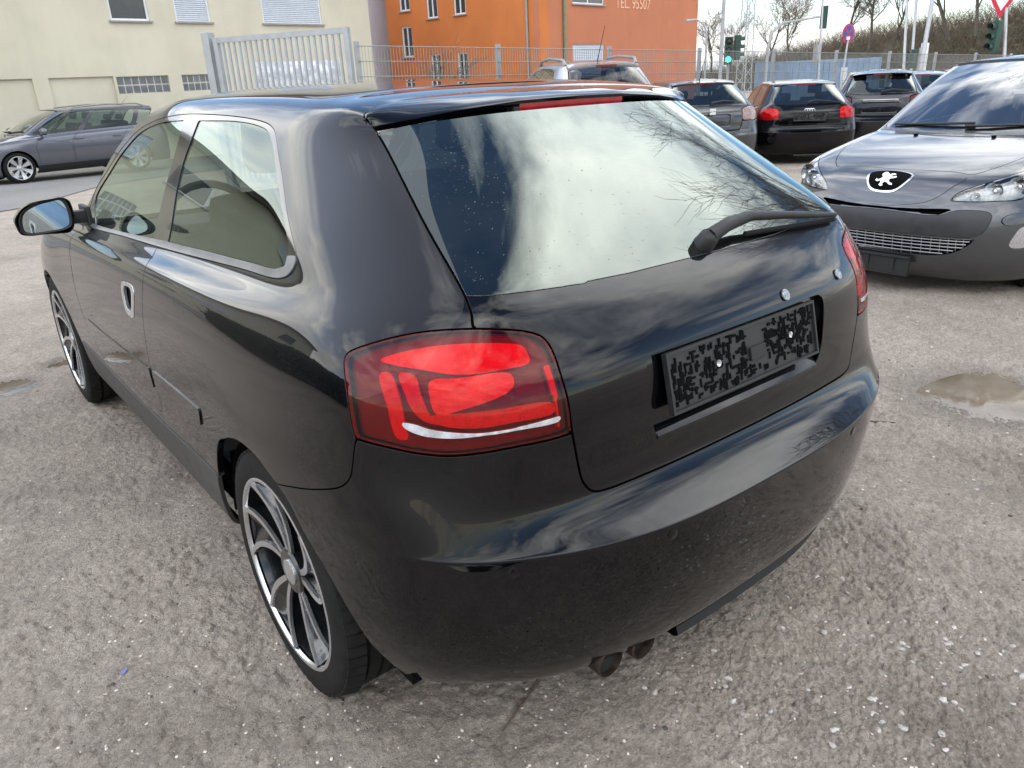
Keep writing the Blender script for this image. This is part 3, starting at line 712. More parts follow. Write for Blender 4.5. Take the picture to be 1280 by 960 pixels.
def interior(root, s=1.0, deform=None):
    for x in (-.36, .36): seat_part('front_seat', root, (x, 2.02, .38), .50, .62, R_(16))
    seat_part('rear_seat', root, (0, 1.18, .42), 1.24, .55, R_(20))
    b = MB(); b.box((0, 2.78, .80), (1.42, .42, .20), bevel=.07); b.build('dashboard', 'interior_dark', root, 50)
    b = MB(); pts = [(-.36+.185*math.cos(a), 2.46+.07*math.sin(a), .90+.165*math.sin(a)) for a in np.linspace(0, 2*math.pi, 25)]; b.tube(pts, .016, 6, caps=False); b.box((-.36, 2.47, .90), (.30, .03, .05), bevel=.01); b.build('steering_wheel', 'interior_dark', root, 40)
    b = MB(); b.box((0, .66, .955), (1.16, .46, .02), bevel=.004); b.build('parcel_shelf', 'interior_dark', root)
    b = MB(); b.box((0, 1.9, .30), (1.50, 2.9, .04)); b.build('floor_pan', 'interior_dark', root)
    b = MB(); b.box((0, 2.12, .27), (1.58, 3.5, .05)); b.box((0, .55, .30), (1.2, .62, .06)); b.build('underbody', 'gap_black', root)
def windscreen_and_bonnet(root, body, paintm, glassm='glass_side', deform=None, hoodz=None):
    V = body.V; us = np.linspace(12, len(V)-1, 30)
    vv = np.linspace(12.05, 19, 36)
    L = body.at(np.full(36, float(body.apil)), vv)
    # screen between the two pillars (bowed forward in the middle)
    rows = []
    k = 24
    for s in np.linspace(-1, 1, 33):
        row = []
        for i in range(k):
            p = L[i]; w = p[0]; q = np.array([s*w, p[1]+.20*(1-s*s)*(1-i/k)+.10*(1-s*s)*(i/k), p[2]+.012*(1-s*s)]); row.append(q)
        rows.append(row)
    loft('windscreen', rows, glassm, root, deform=deform)
    # scuttle + bonnet between the wing tops
    uu = np.linspace(body.apil, body.net.shape[1]-1, 40); E_ = body.at(uu, np.full(40, float(body.ftop)))
    rows = []
    for s in np.linspace(-1, 1, 33):
        row = []
        for i, p in enumerate(E_):
            t = i/39; y = p[1]+.21*(1-s*s)*(1-t)**2; row.append(np.array([s*p[0], y, p[2]+(.075*(1-abs(s)**2.4))*(1-t*.55)]))
        rows.append(row)
    loft('bonnet', rows, paintm, root, deform=deform)
def liner(root, y, z, r, mat='gap_black', w=.30, x=.845):
    for sx in (-1, 1):
        rows = []
        for xx in (sx*x, sx*(x-w)):
            rows.append([(xx, y+r*math.cos(a), z+r*math.sin(a)) for a in np.linspace(.12, math.pi-.75, 28)])
        loft('wheel_liner', rows, mat, root)
        b = MB(); b.box((sx*(x-w), y, z+.16), (.01, 2*r-.05, r*1.05)); b.box((sx*(x-.20), y+r+.095, z+.055), (.31, .01, .25)); b.build('liner_panel', mat, root)
def build_a3(name, label, group=None, paintm='black_paint', detail=True):
    root = empty(name, (0, 0, 0), 0, label, 'car', group)
    P = HP; pn = Panels(A3)
    pn.region('void', P['arch'], gap=0, drop=True)
    ya, za, ra = ARCHF
    pn.region('void', field=lambda sp: np.where(np.nan_to_num(sp.P[:, 0]) > .5, ra-np.hypot(sp.P[:, 1]-ya, sp.P[:, 2]-za), -1), gap=0, drop=True)
    pn.region('frame', P['dlo'], gap=.003)
    pn.region('glassF', P['glassF'], gap=.002, within='frame'); pn.region('glassR', P['glassR'], gap=.002, within='frame')
    pn.region('belt', np.array([(6, 9), (13.5, 9), (13.5, 12.02), (12.25, 11.93), (11.35, 12.07), (10.62, 12.20), (10.26, 12.27), (9.38, 12.32), (8.4, 12.31), (7.6, 12.28), (7.3, 12.4), (7.2, 12.63), (6, 12.65)]), gap=.0, within='frame')
    pn.region('lamp', P['lamp'], gap=.005)
    pn.region('hatch', P['hatch'], gap=.006)
    pn.region('rwin', P['rwin'], gap=.002, within='hatch'); pn.region('recess', P['recess'], gap=0, within='hatch')
    pn.region('bumper', P['bumper'], gap=.004)
    pn.region('sill', P['sill'], gap=.003); pn.region('door', P['door'], gap=.004)
    pn.region('hframe', P['handle'], gap=.002, within='door'); pn.region('hin', P['handle_in'], gap=0, within='hframe')
    pn.region('fender', P['fender'], gap=.004)
    pn.region('roof', np.array([(3, 16.55), (6, 16.5), (14, 16.5), (14, 22), (3, 22)]), gap=.005)
    A = lambda n, fl=.012, off=0.0: pn.arrays(pn.faces(n), fl, off)
    both('body_side', A('body', .018), paintm, root)
    both('front_wing', A('fender', .02), paintm, root)
    for o in both('door', A('door'), paintm, root):
        pass
    both('door_handle_recess', A('hframe', .01, .002), 'rim_silver', root); both('door_lock_pocket', A('hin', 0, -.012), 'gap_black', root)
    both('side_skirt', A('sill', .012, .004), 'sill_grey', root)
    both('window_frame', A('frame', .008, -.001), 'gloss_black', root)
    both('window_belt_trim', A('belt', .008, .004), 'trim_grey', root)
    both('door_window', A('glassF', 0, -.004), 'glass_side', root); both('quarter_window', A('glassR', 0, -.004), 'glass_side', root)
    whole('roof_panel', A('roof'), paintm, root)
    hatch = whole('tailgate', A('hatch', .03), paintm, root)
    rw = whole('rear_window', A('rwin', .006, .001), 'glass_rear', hatch)
    whole('plate_recess', A('recess', 0, -.016), paintm, hatch)
    bump_ = whole('rear_bumper', A('bumper', .02), paintm, root)
    sm = pn.arrays(pn.faces('seam'), 0, -.010); tag(whole('panel_gap', sm, 'gap_black', root), kind='stuff')
    lm = A('lamp', .01, .0015)
    for sx in (-1, 1):
        l = arr_obj('tail_lamp', mirrored(pn.arrays(pn.faces('lamp'), .0, -.019), sx), 'lamp_dark', root)
        arr_obj('lens', mirrored(lm, sx), 'lens_red', l)
        if detail:
            for nm, key, off, mt in (('red_bar', 'l_top', -.008, 'lamp_red_bright'), ('light_band', 'l_band1', -.012, 'lamp_red'), ('light_band', 'l_band2', -.013, 'lamp_red'), ('reflector', 'l_refl', -.011, 'lamp_red_bright'), ('indicator_strip', 'l_white', .0024, 'lamp_white'), ('inner_line', 'l_line', -.008, 'lamp_red'), ('lower_band', 'l_low', -.010, 'lamp_red')):
                sh = (0, 5) if key == 'l_white' else ()
                if key == 'l_low': OUT[key] = [(4.97, 8.80), (4.24, 8.855), (3.7, 8.87), (3.16, 8.87), (2.95, 8.80), (2.94, 8.64), (3.67, 8.605), (4.3, 8.58), (4.78, 8.65)]
                pl = smooth_closed(OUT[key], 5, True, sh) if key != 'l_line' else np.array(OUT[key])
                if key == 'l_white':
                    q_ = np.array(OUT[key]); n_ = len(q_); q_[6:12, 1] += .03; q_[1:5, 1] -= .01; pl = smooth_closed(q_, 5, True, (0, 5))
                arr_obj(nm, mirrored(sub_patch(A3F, [pl], .008, off), sx), mt, l)
    both('rub_strip', sub_patch(A3, [P['rubD']], .008, .0045), paintm, root); both('rub_strip', sub_patch(A3, [P['rubQ']], .008, .0045), paintm, root)
    # roof spoiler with the high brake lamp under its edge
    G = []; k = 25
    xs = np.linspace(0, 1, k)
    vg = np.interp(xs, [0, .5, .86, 1], [19, 17.95, 16.95, 15.75])
    Ge = A3.at(np.full(k, 4.0), vg); Ge[:, 1] -= .006
    te = np.stack([Ge[:, 0]*.985, np.interp(Ge[:, 0], [0, .17, .33, .45, .53], [.695, .699, .716, .745, .785]), np.interp(Ge[:, 0], [0, .17, .33, .45, .53], [1.3715, 1.3695, 1.3585, 1.3445, 1.3345])], 1)
    gt = A3.at(np.interp(te[:, 0], A3.at(np.linspace(0, 4, 60), np.full(60, 15.0))[:, 0], np.linspace(0, 4, 60)), np.full(k, 14.98))
    rows = []
    for i in range(k):
        a, b, c = Ge[i], te[i], gt[i]
        up = a-b; crown = .006
        prof = [a+np.array([0, 0, -.012])]+[b+up*t+np.array([0, 0, crown*4*t*(1-t)]) for t in np.linspace(1, .03, 9)]+[b+np.array([0, -.002, -.003]), b+np.array([0, .001, -.013]), b+np.array([0, .012, -.016]), c+np.array([0, -.001, .012]), c+np.array([0, .02, .004])]
        rows.append(prof)
    rows = [[p*np.array([-1, 1, 1]) for p in r] for r in rows[::-1]]+rows[1:]
    sp_ = loft('roof_spoiler', rows, paintm, root)
    rows = []
    for x in np.linspace(-.172, .172, 15):
        b_ = np.array([x, np.interp(abs(x), [0, .17, .33], [.695, .699, .716]), np.interp(abs(x), [0, .17, .33], [1.3715, 1.3695, 1.3585])])
        rows.append([b_+np.array([0, .010, -.0085]), b_+np.array([0, .000, -.0105]), b_+np.array([0, .002, -.027]), b_+np.array([0, .014, -.029])])
    loft('brake_lamp', rows, 'lamp_brake', root)
    # rear wiper
    def sw(u, v, off, sx=1): return A3.at([u], [v])[0]*np.array([sx, 1, 1])+A3.at([u], [v], 'N')[0]*np.array([sx, 1, 1])*off
    wp = MB(); wp.tube([sw(.0, 12.22, .0), sw(.0, 12.22, .030), sw(.0, 12.22, .040)], [.024, .021, .011], 16)
    pts = [sw(u, v, o) for u, v, o in ((.0, 12.22, .028), (.25, 12.30, .040), (.6, 12.34, .042), (1.2, 12.2, .036), (2.0, 11.98, .030), (2.85, 11.76, .022))]
    wp.tube(pts, [.018, .016, .012, .0095, .008, .006], 10)
    wiper = wp.build('rear_wiper', 'plastic_black', root, 50)
    wb = MB(); wb.tube([sw(u, v, o) for u, v, o in ((.55, 12.18, .010), (1.2, 12.07, .010), (2.0, 11.90, .010), (2.9, 11.68, .010))], [.006]*4, 6); wb.build('wiper_blade', 'rubber', wiper)
    # plate holder, wells and clips
    hd = hatch
    pl = MB(); yc = .172
    tl = math.atan2(.030, .115)
    base = Matrix.Translation((0, .158, .833)) @ Matrix.Rotation(-math.radians(13), 4, 'X')
    b = MB(); b.box((0, 0, 0), (.528, .008, .128), bevel=.003); b.bm.transform(base); plate = b.build('plate_holder', 'plate_plastic', root)
    b = MB()
    for z in (-.061, .061): b.box((0, -.007, z), (.528, .007, .006))
    for x in (-.261, .261): b.box((x, -.007, 0), (.006, .007, .116))
    b.bm.transform(base); b.build('plate_rim', 'plate_plastic', plate)
    rr = random.Random(5); b = MB()
    for i in range(430):
        x = rr.uniform(-.25, .25); z = rr.uniform(-.050, .052)
        if abs(x-.03) < .035 and z > -.03: continue
        w_, h_ = (rr.uniform(.004, .007), rr.uniform(.008, .022)) if rr.random() < .6 else (rr.uniform(.007, .016), rr.uniform(.004, .007))
        b.box((x, -.0049-.0004*rr.random(), z), (w_, .0022, h_))
    b.bm.transform(base); tag(b.build('plate_grille', 'gap_black', plate), kind='stuff')
    for x in (-.13, .13):
        b = MB(); b.lathe([(.0075, -.011), (.0075, -.006), (.003, -.006), (.003, -.010), (0, -.010)], 14, Matrix.Rotation(math.pi/2, 4, 'Z')); b.bm.transform(base @ Matrix.Translation((x, -.018, .012))); b.build('plate_screw', 'chrome', plate, 40)
    b = MB(); b.box((.032, -.007, -.004), (.055, .008, .030), bevel=.002); b.bm.transform(base); b.build('plate_clip', 'plastic_black', plate)
    # recess lower ledge
    rows = []
    for x in np.linspace(-.292, .292, 21):
        uq = abs(x)/.25*1.0
        o_ = A3.at([min(uq, 1.24)], [7.66])[0]; n_ = A3.at([min(uq, 1.24)], [7.66], 'N')[0]
        o_[0] = x
        rows.append([o_+np.array([0, 0, -.008])+n_*.0012, o_+np.array([0, -.002, -.001]), o_+np.array([0, .003, .004]), o_+np.array([0, .034, .034])])
    loft('plate_ledge', rows, paintm, hatch)
    # heating wires behind the glass and rain drops on it
    hw = MB()
    for v in np.linspace(12.45, 14.5, 13):
        us = np.linspace(-3.2, 3.2, 25); pp = A3.at(us, np.full(25, v))-A3.at(us, np.full(25, v), 'N')*np.where(us < 0, -1, 1)[:, None]**np.array([[1, 0, 0]])*.004
        hw.tube(list(pp), .0007, 3, caps=False)
    tag(hw.build('heating_wires', 'heater_wire', rw), kind='stuff')
    if detail:
        rr = random.Random(9); dv_, df_, n0 = [], [], 0
        base = [(0, 0, 1)]+[(math.cos(a)*.75, math.sin(a)*.75, .7) for a in np.linspace(0, 6.283, 7)[:-1]]+[(math.cos(a), math.sin(a), 0) for a in np.linspace(0, 6.283, 7)[:-1]]
        fc_ = [(0, 1+i, 1+(i+1) % 6) for i in range(6)]+[t for i in range(6) for t in ((1+i, 7+i, 7+(i+1) % 6), (1+i, 7+(i+1) % 6, 1+(i+1) % 6))]
        for i in range(300):
            u = -rr.uniform(.2, 3.8) if i < 190 else -rr.gauss(2.35, .4); v = rr.uniform(12.2, 14.9) if i < 190 else rr.gauss(14.1, .35)
            if not (-3.85 < u < 3.8 and 12.1 < v < 14.9): continue
            p = A3.at([u], [v])[0]; n_ = Vector(A3.at([u], [v], 'N')[0]*np.array([-1, 1, 1])); q_ = n_.to_track_quat('Z', 'Y'); r_ = rr.uniform(.0006, .0015)*(1.25 if i >= 190 else 1)
            for b_ in base: dv_.append(Vector(p)+n_*.0012+q_ @ Vector((b_[0]*r_, b_[1]*r_, b_[2]*r_*.55)))
            df_ += [(a+n0, b+n0, c+n0) for a, b, c in fc_]; n0 += len(base)
        tag(link('rain_drops', mesh_np('rain_drops', np.array([x[:] for x in dv_]), np.array(df_)), 'water_drop', rw), kind='stuff')
    # small round badges left on the tailgate
    for u in (.64, 1.95):
        p = sw(u, 9.66, .0015); nn = Vector(A3.at([u], [9.66], 'N')[0])
        b = MB(); b.lathe([(.0135, 0), (.0135, .003), (.010, .0038), (.0, .0038)], 24, Matrix.Rotation(-math.pi/2, 4, 'Y')); b.bm.transform(Matrix.Translation(p) @ nn.to_track_quat('Z', 'Y').to_matrix().to_4x4()); b.build('badge', 'badge_worn', hatch, 40)
    # parking sensors, exhaust, lower lip
    for u in (1.5, 4.19):
        for sx in (-1, 1):
            p = A3.at([u], [3.95])[0]*np.array([sx, 1, 1]); nn = Vector(A3.at([u], [3.95], 'N')[0]*np.array([sx, 1, 1]))
            b = MB(); b.lathe([(.0125, -.002), (.0125, .0008), (.0115, .0014), (0, .0014)], 20, Matrix.Rotation(-math.pi/2, 4, 'Y')); b.bm.transform(Matrix.Translation(p) @ nn.to_track_quat('Z', 'Y').to_matrix().to_4x4()); b.build('parking_sensor', paintm, bump_, 40)
    for x in (-.432, -.338):
        b = MB(); b.lathe([(.031, .45), (.036, .30), (.037, .0), (.033, -.002), (.031, .02), (.031, .30)], 28, Matrix.Translation((x, .145 if x < -.4 else .135, .243)) @ Matrix.Rotation(math.pi/2, 4, 'Z')); e = b.build('exhaust_tip', 'rust_exhaust', root, 40)
        b = MB(); b.lathe([(.032, .012), (.0, .012)], 20, Matrix.Translation((x, .145, .243)) @ Matrix.Rotation(math.pi/2, 4, 'Z')); b.build('exhaust_bore', 'bore_shade', e)  # black disc closing the pipe, painted as the shade inside it
    rows = []
    for x in np.linspace(-.215, .66, 26):
        p = A3.at([np.interp(abs(x), [0, .25, .42, .54, .62, .7], [0, 1, 2, 3, 4, 5])], [.3])[0]
        rows.append([np.array([x, p[1]+.05, .235]), np.array([x, p[1]-.012, .215]), np.array([x, p[1]-.018, .195]), np.array([x, p[1]-.005, .186]), np.array([x, p[1]+.10, .19])])
    loft('diffuser_lip', rows, 'plastic_black', root)
    # door mirrors
    mo = [(-1.021,.992),(-1.005,1.016),(-.978,1.038),(-.938,1.052),(-.886,1.056),(-.844,1.057),(-.823,1.043),(-.817,1.013),(-.818,.978),(-.829,.94),(-.847,.923),(-.883,.923),(-.934,.927),(-.985,.929),(-1.013,.939),(-1.021,.965)]
    mg = [(-.99,1.002),(-.976,1.019),(-.931,1.038),(-.888,1.045),(-.854,1.047),(-.841,1.026),(-.837,.989),(-.843,.954),(-.864,.942),(-.914,.938),(-.982,.94),(-.996,.95),(-.997,.977)]
    for sx in (1, -1):
        out = smooth_closed(mo, 4); cen = out.mean(0); rows = []
        for dy_, s in ((.012, .90), (.0, .955), (.0, 1.0), (.012, 1.0), (.05, .985), (.085, .90), (.11, .72), (.122, .45), (.126, .1)):
            q = cen+(out-cen)*s; rows.append([(sx*x, 2.70+dy_, z) for x, z in q])
        mir = loft('door_mirror', rows, paintm, root, close=True)
        g = smooth_closed(mg, 4); gc = g.mean(0)
        loft('mirror_glass', [[(sx*x, 2.704, z) for x, z in gc+(g-gc)*s] for s in (1, .5, .01)], 'mirror_glass', mir, close=True)
        loft('mirror_bezel', [[(sx*x, 2.703+d, z) for x, z in gc+(g-gc)*s] for s, d in ((1.16, .002), (1.12, 0), (.99, .003))], 'plastic_black', mir, close=True)
        b = MB(); b.box((sx*-.795, 2.745, .972), (.09, .05, .05), bevel=.014); b.box((sx*-.762, 2.78, .965), (.02, .14, .09), bevel=.008); b.build('mirror_foot', 'plastic_black', mir, 40)
    windscreen_and_bonnet(root, A3, paintm)
    interior(root)
    liner(root, .83, .27, .385); liner(root, 3.378, .29, .385)
    for sx in (-1, 1):
        add_wheel(root, (sx*.757, .822, .318), sx < 0, turn=R_(-.5) if sx < 0 else 0, spin=.35); add_wheel(root, (sx*.757, 3.378, .318), sx < 0, spin=.9)
    return root
plain('heater_wire', (.10, .075, .05), .5, vary=0)
m_, nt_, b_ = newmat('water_drop'); setp(b_, base=(.85, .88, .9), rough=.0, trans=1.0, ior=1.33)
plain('lamp_brake', (.30, .012, .016), .18, vary=.15, scale=40, coat=.6)
plain('badge_worn', (.30, .31, .32), .4, metal=.6, vary=.5, scale=160)
plain('plate_plastic', (.017, .0172, .018), .5, vary=.15, scale=40)
hero = build_a3('parked_car', 'black three-door hatchback parked in the foreground, seen from behind')
# ------------------------------------------------------------------ grey family hatchback seen from the front: control net (nose at y = 0, tail towards +y)
def p308_net(estate=False):
    cen = [(.22,.15),(.13,.185),(.06,.27),(.03,.40),(.02,.50),(.03,.58),(.052,.635),(.062,.675),(.092,.745),(.17,.803),(.35,.865),(.60,.92),(.85,.962),(1.03,.99),(1.10,1.002),(1.35,1.16),(1.65,1.33),(1.98,1.452)]
    bow = [.35,.35,.33,.33,.33,.33,.34,.36,.40,.46]
    net = np.full((22, 20, 3), np.nan)
    xs_low = [0, .22, .42, .56, .68, .785, .852]; dy = [0, .012, .05, .10, .18, .305, .46]
    for r in range(9):
        y0, z0 = cen[r]
        k = {0: .90, 1: .96, 2: .99}.get(r, 1.0)
        for c in range(7):
            zz = z0+{6: .0, 7: .012, 8: .02}.get(r, 0)*(c/6)
            yy = y0+dy[c]*(1+.10*max(0, r-5)/3)
            if r >= 6: yy = y0*(1-c/9)+.03*(c/9)+dy[c]*1.0+(.02*(r-5))*(c/6)
            net[r, c] = (xs_low[c]*k, yy, zz)
    c4 = {8: (.68,.285,.765), 9: (.665,.37,.825), 10: (.655,.53,.878), 11: (.652,.73,.922), 12: (.654,.93,.957), 13: (.657,1.13,.985), 14: (.657,1.22,1.0), 15: (.627,1.50,1.15), 16: (.59,1.78,1.305), 17: (.552,2.05,1.422)}
    c5 = {8: (.775,.40,.772), 9: (.762,.49,.828), 10: (.752,.64,.873), 11: (.746,.84,.908), 12: (.74,1.03,.938), 13: (.727,1.23,.966), 14: (.717,1.32,.985), 15: (.674,1.60,1.13), 16: (.624,1.88,1.285), 17: (.574,2.12,1.403)}
    c6 = {8: (.842,.55,.776), 9: (.833,.64,.823), 10: (.824,.79,.861), 11: (.813,.99,.892), 12: (.80,1.18,.917), 13: (.777,1.37,.946), 14: (.763,1.46,.965), 15: (.703,1.72,1.12), 16: (.642,1.98,1.272), 17: (.587,2.2,1.39)}
    for r in range(8, 18):
        net[r, 4], net[r, 5], net[r, 6] = c4[r], c5[r], c6[r]
        if r >= 9:
            y0, z0 = cen[r]
            for c, t in ((0, 0), (1, .33), (2, .62), (3, .84)):
                x = c4[r][0]*t
                net[r, c] = (x, y0+(c4[r][1]-y0)*t**2.2, z0+(c4[r][2]-z0)*t**2.2)
    ylow = [.62, .90, 1.35, 1.95, 2.55, 3.1, 3.52]; ybelt = [1.62, 1.80, 2.05, 2.42, 2.82, 3.2, 3.56]; yrail = [2.30, 2.43, 2.60, 2.83, 3.09, 3.36, 3.66]
    if estate: ybelt = [1.62, 1.80, 2.05, 2.42, 2.86, 3.4, 4.0]; yrail = [2.30, 2.43, 2.62, 2.92, 3.30, 3.75, 4.22]
    xm = [.79,.832,.866,.886,.894,.897,.898,.897,.892,.884,.873,.855,.825,.795,.778,.722,.657,.598,.545,.455,.25,0]
    zm = [.17,.21,.30,.41,.50,.57,.635,.70,.765,.822,.868,.905,.932,.952,.970,1.12,1.27,1.388,1.44,1.465,1.488,1.494]
    for k in range(7):
        for r in range(22):
            if r <= 7: y = ylow[k]
            elif r <= 14:
                t = (r-7)/7; t = t**1.25; y = ylow[k]*(1-t)+ybelt[k]*t
            elif r <= 17: t = (r-14)/3; y = ybelt[k]*(1-t)+yrail[k]*t
            else: y = yrail[k]
            x = xm[r]; z = zm[r]
            if k == 0 and r < 13: x -= .022
            if k == 1 and 2 <= r < 10: x += .006
            if r in (8, 9, 10, 11, 12, 13) : z += [0, -.002, 0, .012, .022, .034, .042][k]*min(1, (r-7)/5)+[-.022, -.014, -.006, 0, 0, 0, 0][k]*(r-8)/5
            if r in (14, 15, 16): z += [-.012, -.006, 0, .01, .02, .03, .04][k]*(1 if r == 14 else .5)
            if r >= 17: z += [-.012, -.004, 0, .002, 0, -.012, -.03][k]
            net[r, 7+k] = (x, y, z)
    for r, (a, b, c) in {18: ((.535,2.08,1.438),(.545,2.16,1.435),(.548,2.22,1.435)), 19: ((.45,2.05,1.452),(.453,2.13,1.456),(.455,2.2,1.458)), 20: ((.25,2.0,1.462),(.25,2.08,1.472),(.25,2.16,1.478)), 21: ((0,1.985,1.464),(0,2.06,1.475),(0,2.14,1.482))}.items():
        net[r, 4], net[r, 5], net[r, 6] = a, b, c
    # tail
    fx = [.88, .80, .66, .45, .22, 0]; fy = [3.92, 4.14, 4.22, 4.25, 4.27, 4.275] if not estate else [4.12, 4.36, 4.44, 4.47, 4.49, 4.5]
    for k in range(6):
        for r in range(15):
            w = xm[r]/.89
            back = max(0, r-8)*.018
            net[r, 14+k] = (fx[k]*w if k < 5 else 0, fy[k]-back*(.3+.7*min(1, k/2)), zm[r]+(.05 if r > 11 else 0))
    return net
# ------------------------------------------------------------------ the grey hatchback / estate of another make
paint('grey_paint', (.085, .088, .096), metal=.8, dust=.14, rough=.34, coatior=1.55)
paint('blue_grey_paint', (.12, .125, .15), metal=.65, dust=.35, rough=.34, coatior=1.55)
glass('glass_screen', (.32, .38, .38), ior=1.85, haze=.05)
plain('lamp_pale', (.60, .61, .62), .3, vary=.2, scale=60, coat=.5)
plain('grille_silver', (.26, .26, .26), .4, metal=.6, vary=.1)
P3H = Body(p308_net(), 4, 17, 13, 14, cell=.02); P3E = Body(p308_net(True), 4, 17, 13, 14, cell=.03); P3 = P3H
def build_308(name, label, paintm, group, estate=False):
    global P3
    P3 = P3E if estate else P3H
    root = empty(name, (0, 0, 0), 0, label, 'car', group)
    pn = Panels(P3)
    for ya, ra in ((.90, .372), (3.51, .372)):
        pn.region('void', field=lambda sp, ya=ya, ra=ra: np.where(np.nan_to_num(sp.P[:, 0]) > .5, ra-np.hypot(sp.P[:, 1]-ya, sp.P[:, 2]-.31), -1), gap=0, drop=True)
    lamp = sc([(1.93,6.9),(2.15,7.65),(2.8,8.3),(3.45,8.75),(4.15,9.2),(5.0,9.65),(5.35,9.7),(5.3,9.0),(4.98,8.0),(4.88,7.4),(4.4,7.02),(3.6,6.95),(2.8,6.88)], 5, (0,))
    pn.region('lamp', lamp, gap=.006)
    pn.region('screen', np.array([(-1, 14.0), (2, 14.0), (3.6, 14.0), (3.93, 14.15), (3.93, 18), (-1, 18)]), gap=.006)
    bon = smooth_closed([(-1, 9.36), (1, 9.42), (1.75, 9.3), (2.2, 9.12), (2.6, 9.4), (3.1, 9.95), (3.6, 10.7), (3.82, 11.6), (3.88, 12.8), (3.88, 13.75), (-1, 13.75)], 4, True, (0, 9, 10))
    pn.region('bonnet', bon, gap=.006)
    pn.region('slot', np.array([(-1, 5.68), (.45, 5.63), (1.3, 5.77), (2.2, 5.95), (1.75, 5.2), (.7, 5.3), (-1, 5.33)]), gap=0)
    pn.region('bar', smooth_closed([(-1, 5.27), (.24, 5.27), (1.7, 5.14), (2.1, 5.6), (2.4, 5.82), (3.3, 5.78), (3.6, 5.31), (3.4, 3.95), (3.0, 3.68), (1.56, 3.63), (-1, 3.61)], 4, True, (0, 10)), gap=.004)
    pn.region('mouth', smooth_closed([(-1, 3.52), (1.5, 3.55), (2.4, 3.58), (3.15, 3.56), (2.75, 2.95), (2.03, 2.56), (1.16, 2.47), (-1, 2.5)], 4, True, (0, 7)), gap=0)
    pn.region('fog', sc([(4.47, 3.06), (4.6, 3.8), (4.84, 4.35), (5.2, 4.4), (5.35, 3.9), (5.3, 3.1)], 4), gap=.004)
    pn.region('corner', sc([(4.0, 4.84), (4.17, 5.38), (4.69, 5.52), (5.6, 5.5), (6.15, 5.2), (6.05, 4.65), (4.8, 4.58), (4.18, 4.52)], 4), gap=.003)
    gF = sc([(5.35, 14.2), (7.5, 14.2), (9.62, 14.2), (9.55, 16), (9.45, 17.15), (7.5, 17.1), (5.9, 16.9), (5.4, 16.0), (5.25, 15.0)], 5, (0, 2, 4))
    gR = sc([(9.95, 14.2), (11, 14.22), (12.15, 14.25), (12.2, 15.5), (12.05, 17.05), (11, 17.15), (9.75, 17.15), (9.85, 16)], 5, (0, 2, 4, 6))
    gQ = sc([(12.4, 14.3), (12.95, 14.6), (12.95, 16.7), (12.3, 17.0), (12.42, 15.5)], 5, (0, 1, 2, 3))
    pn.region('frame', sc([(5.1, 14.1), (9, 14.1), (12.98, 14.15), (12.98, 17.1), (11, 17.35), (7.5, 17.3), (5.6, 17.1), (5.05, 16)], 4, (2, 3)), gap=.003)
    for n, g in (('gF', gF), ('gR', gR), ('gQ', gQ)): pn.region(n, g, gap=.002, within='frame')
    pn.region('doorF', smooth_closed([(7.95, 13.9), (8.35, 11), (8.85, 8), (8.95, 5), (8.95, 2.6), (10.2, 2.5), (10.2, 6), (10.1, 10), (9.85, 13.9)], 4, True, (0, 4, 5, 8)), gap=.006)
    pn.region('doorR', smooth_closed([(9.9, 13.9), (10.15, 10), (10.25, 6), (10.25, 2.5), (11.6, 2.5), (12.0, 5), (12.25, 8), (12.3, 13.9)], 4, True, (0, 3, 4, 7)), gap=.006)
    pn.region('sill', np.array([(8.7, -1), (8.8, 2.3), (12, 2.3), (12.2, -1)]), gap=.004)
    A = lambda n, fl=.012, off=0.0: pn.arrays(pn.faces(n), fl, off)
    both('body_side', A('body', .016), paintm, root); both('front_door', A('doorF'), paintm, root); both('rear_door', A('doorR'), paintm, root); both('side_skirt', A('sill'), 'plastic_black', root)
    whole('bonnet', A('bonnet'), paintm, root); whole('windscreen', A('screen', .006, -.002), 'glass_screen', root)
    tag(whole('panel_gap', pn.arrays(pn.faces('seam'), 0, -.010), 'gap_black', root), kind='stuff')
    both('window_frame', A('frame', .008), 'gloss_black', root); both('front_door_window', A('gF', 0, -.003), 'glass_side', root); both('rear_door_window', A('gR', 0, -.003), 'glass_side', root); both('quarter_window', A('gQ', 0, -.003), 'glass_side', root)
    whole('upper_grille', A('slot', 0, -.045), 'gap_black', root); whole('bumper_bar', A('bar', .01, .003), 'plastic_bar', root)
    gr = whole('lower_grille', A('mouth', 0, -.05), 'gap_black', root)
    def ntube(us, vs, r, off):
        us = np.asarray(us, float); vs = np.asarray(vs, float); n_ = P3.at(us, vs, 'N')*np.where(us < 0, -1, 1)[:, None]**np.array([[1, 0, 0]])
        return MB().tube(list(P3.at(us, vs)+n_*off), r, 6)
    for v0 in (2.62, 2.80, 2.98, 3.16, 3.34, 3.50):
        w = np.interp(v0, [2.5, 2.6, 2.95, 3.5], [1.4, 2.0, 2.7, 3.1]); us = np.linspace(-w, w, 31)
        ntube(us, np.full(31, v0), .0042, -.012).build('grille_slat', 'grille_silver', gr, 40)
    for u0 in np.arange(-2.75, 2.8, .275):
        lo = np.interp(abs(u0), [1.16, 2.03, 2.75], [2.5, 2.58, 2.95])
        ntube([u0]*5, np.linspace(lo, 3.54, 5), .0032, -.015).build('grille_bar', 'grille_silver', gr, 40)
    both('corner_strip', A('corner', .012, .012), paintm, root); both('fog_lamp', A('fog', .008, -.004), 'lamp_silver', root)
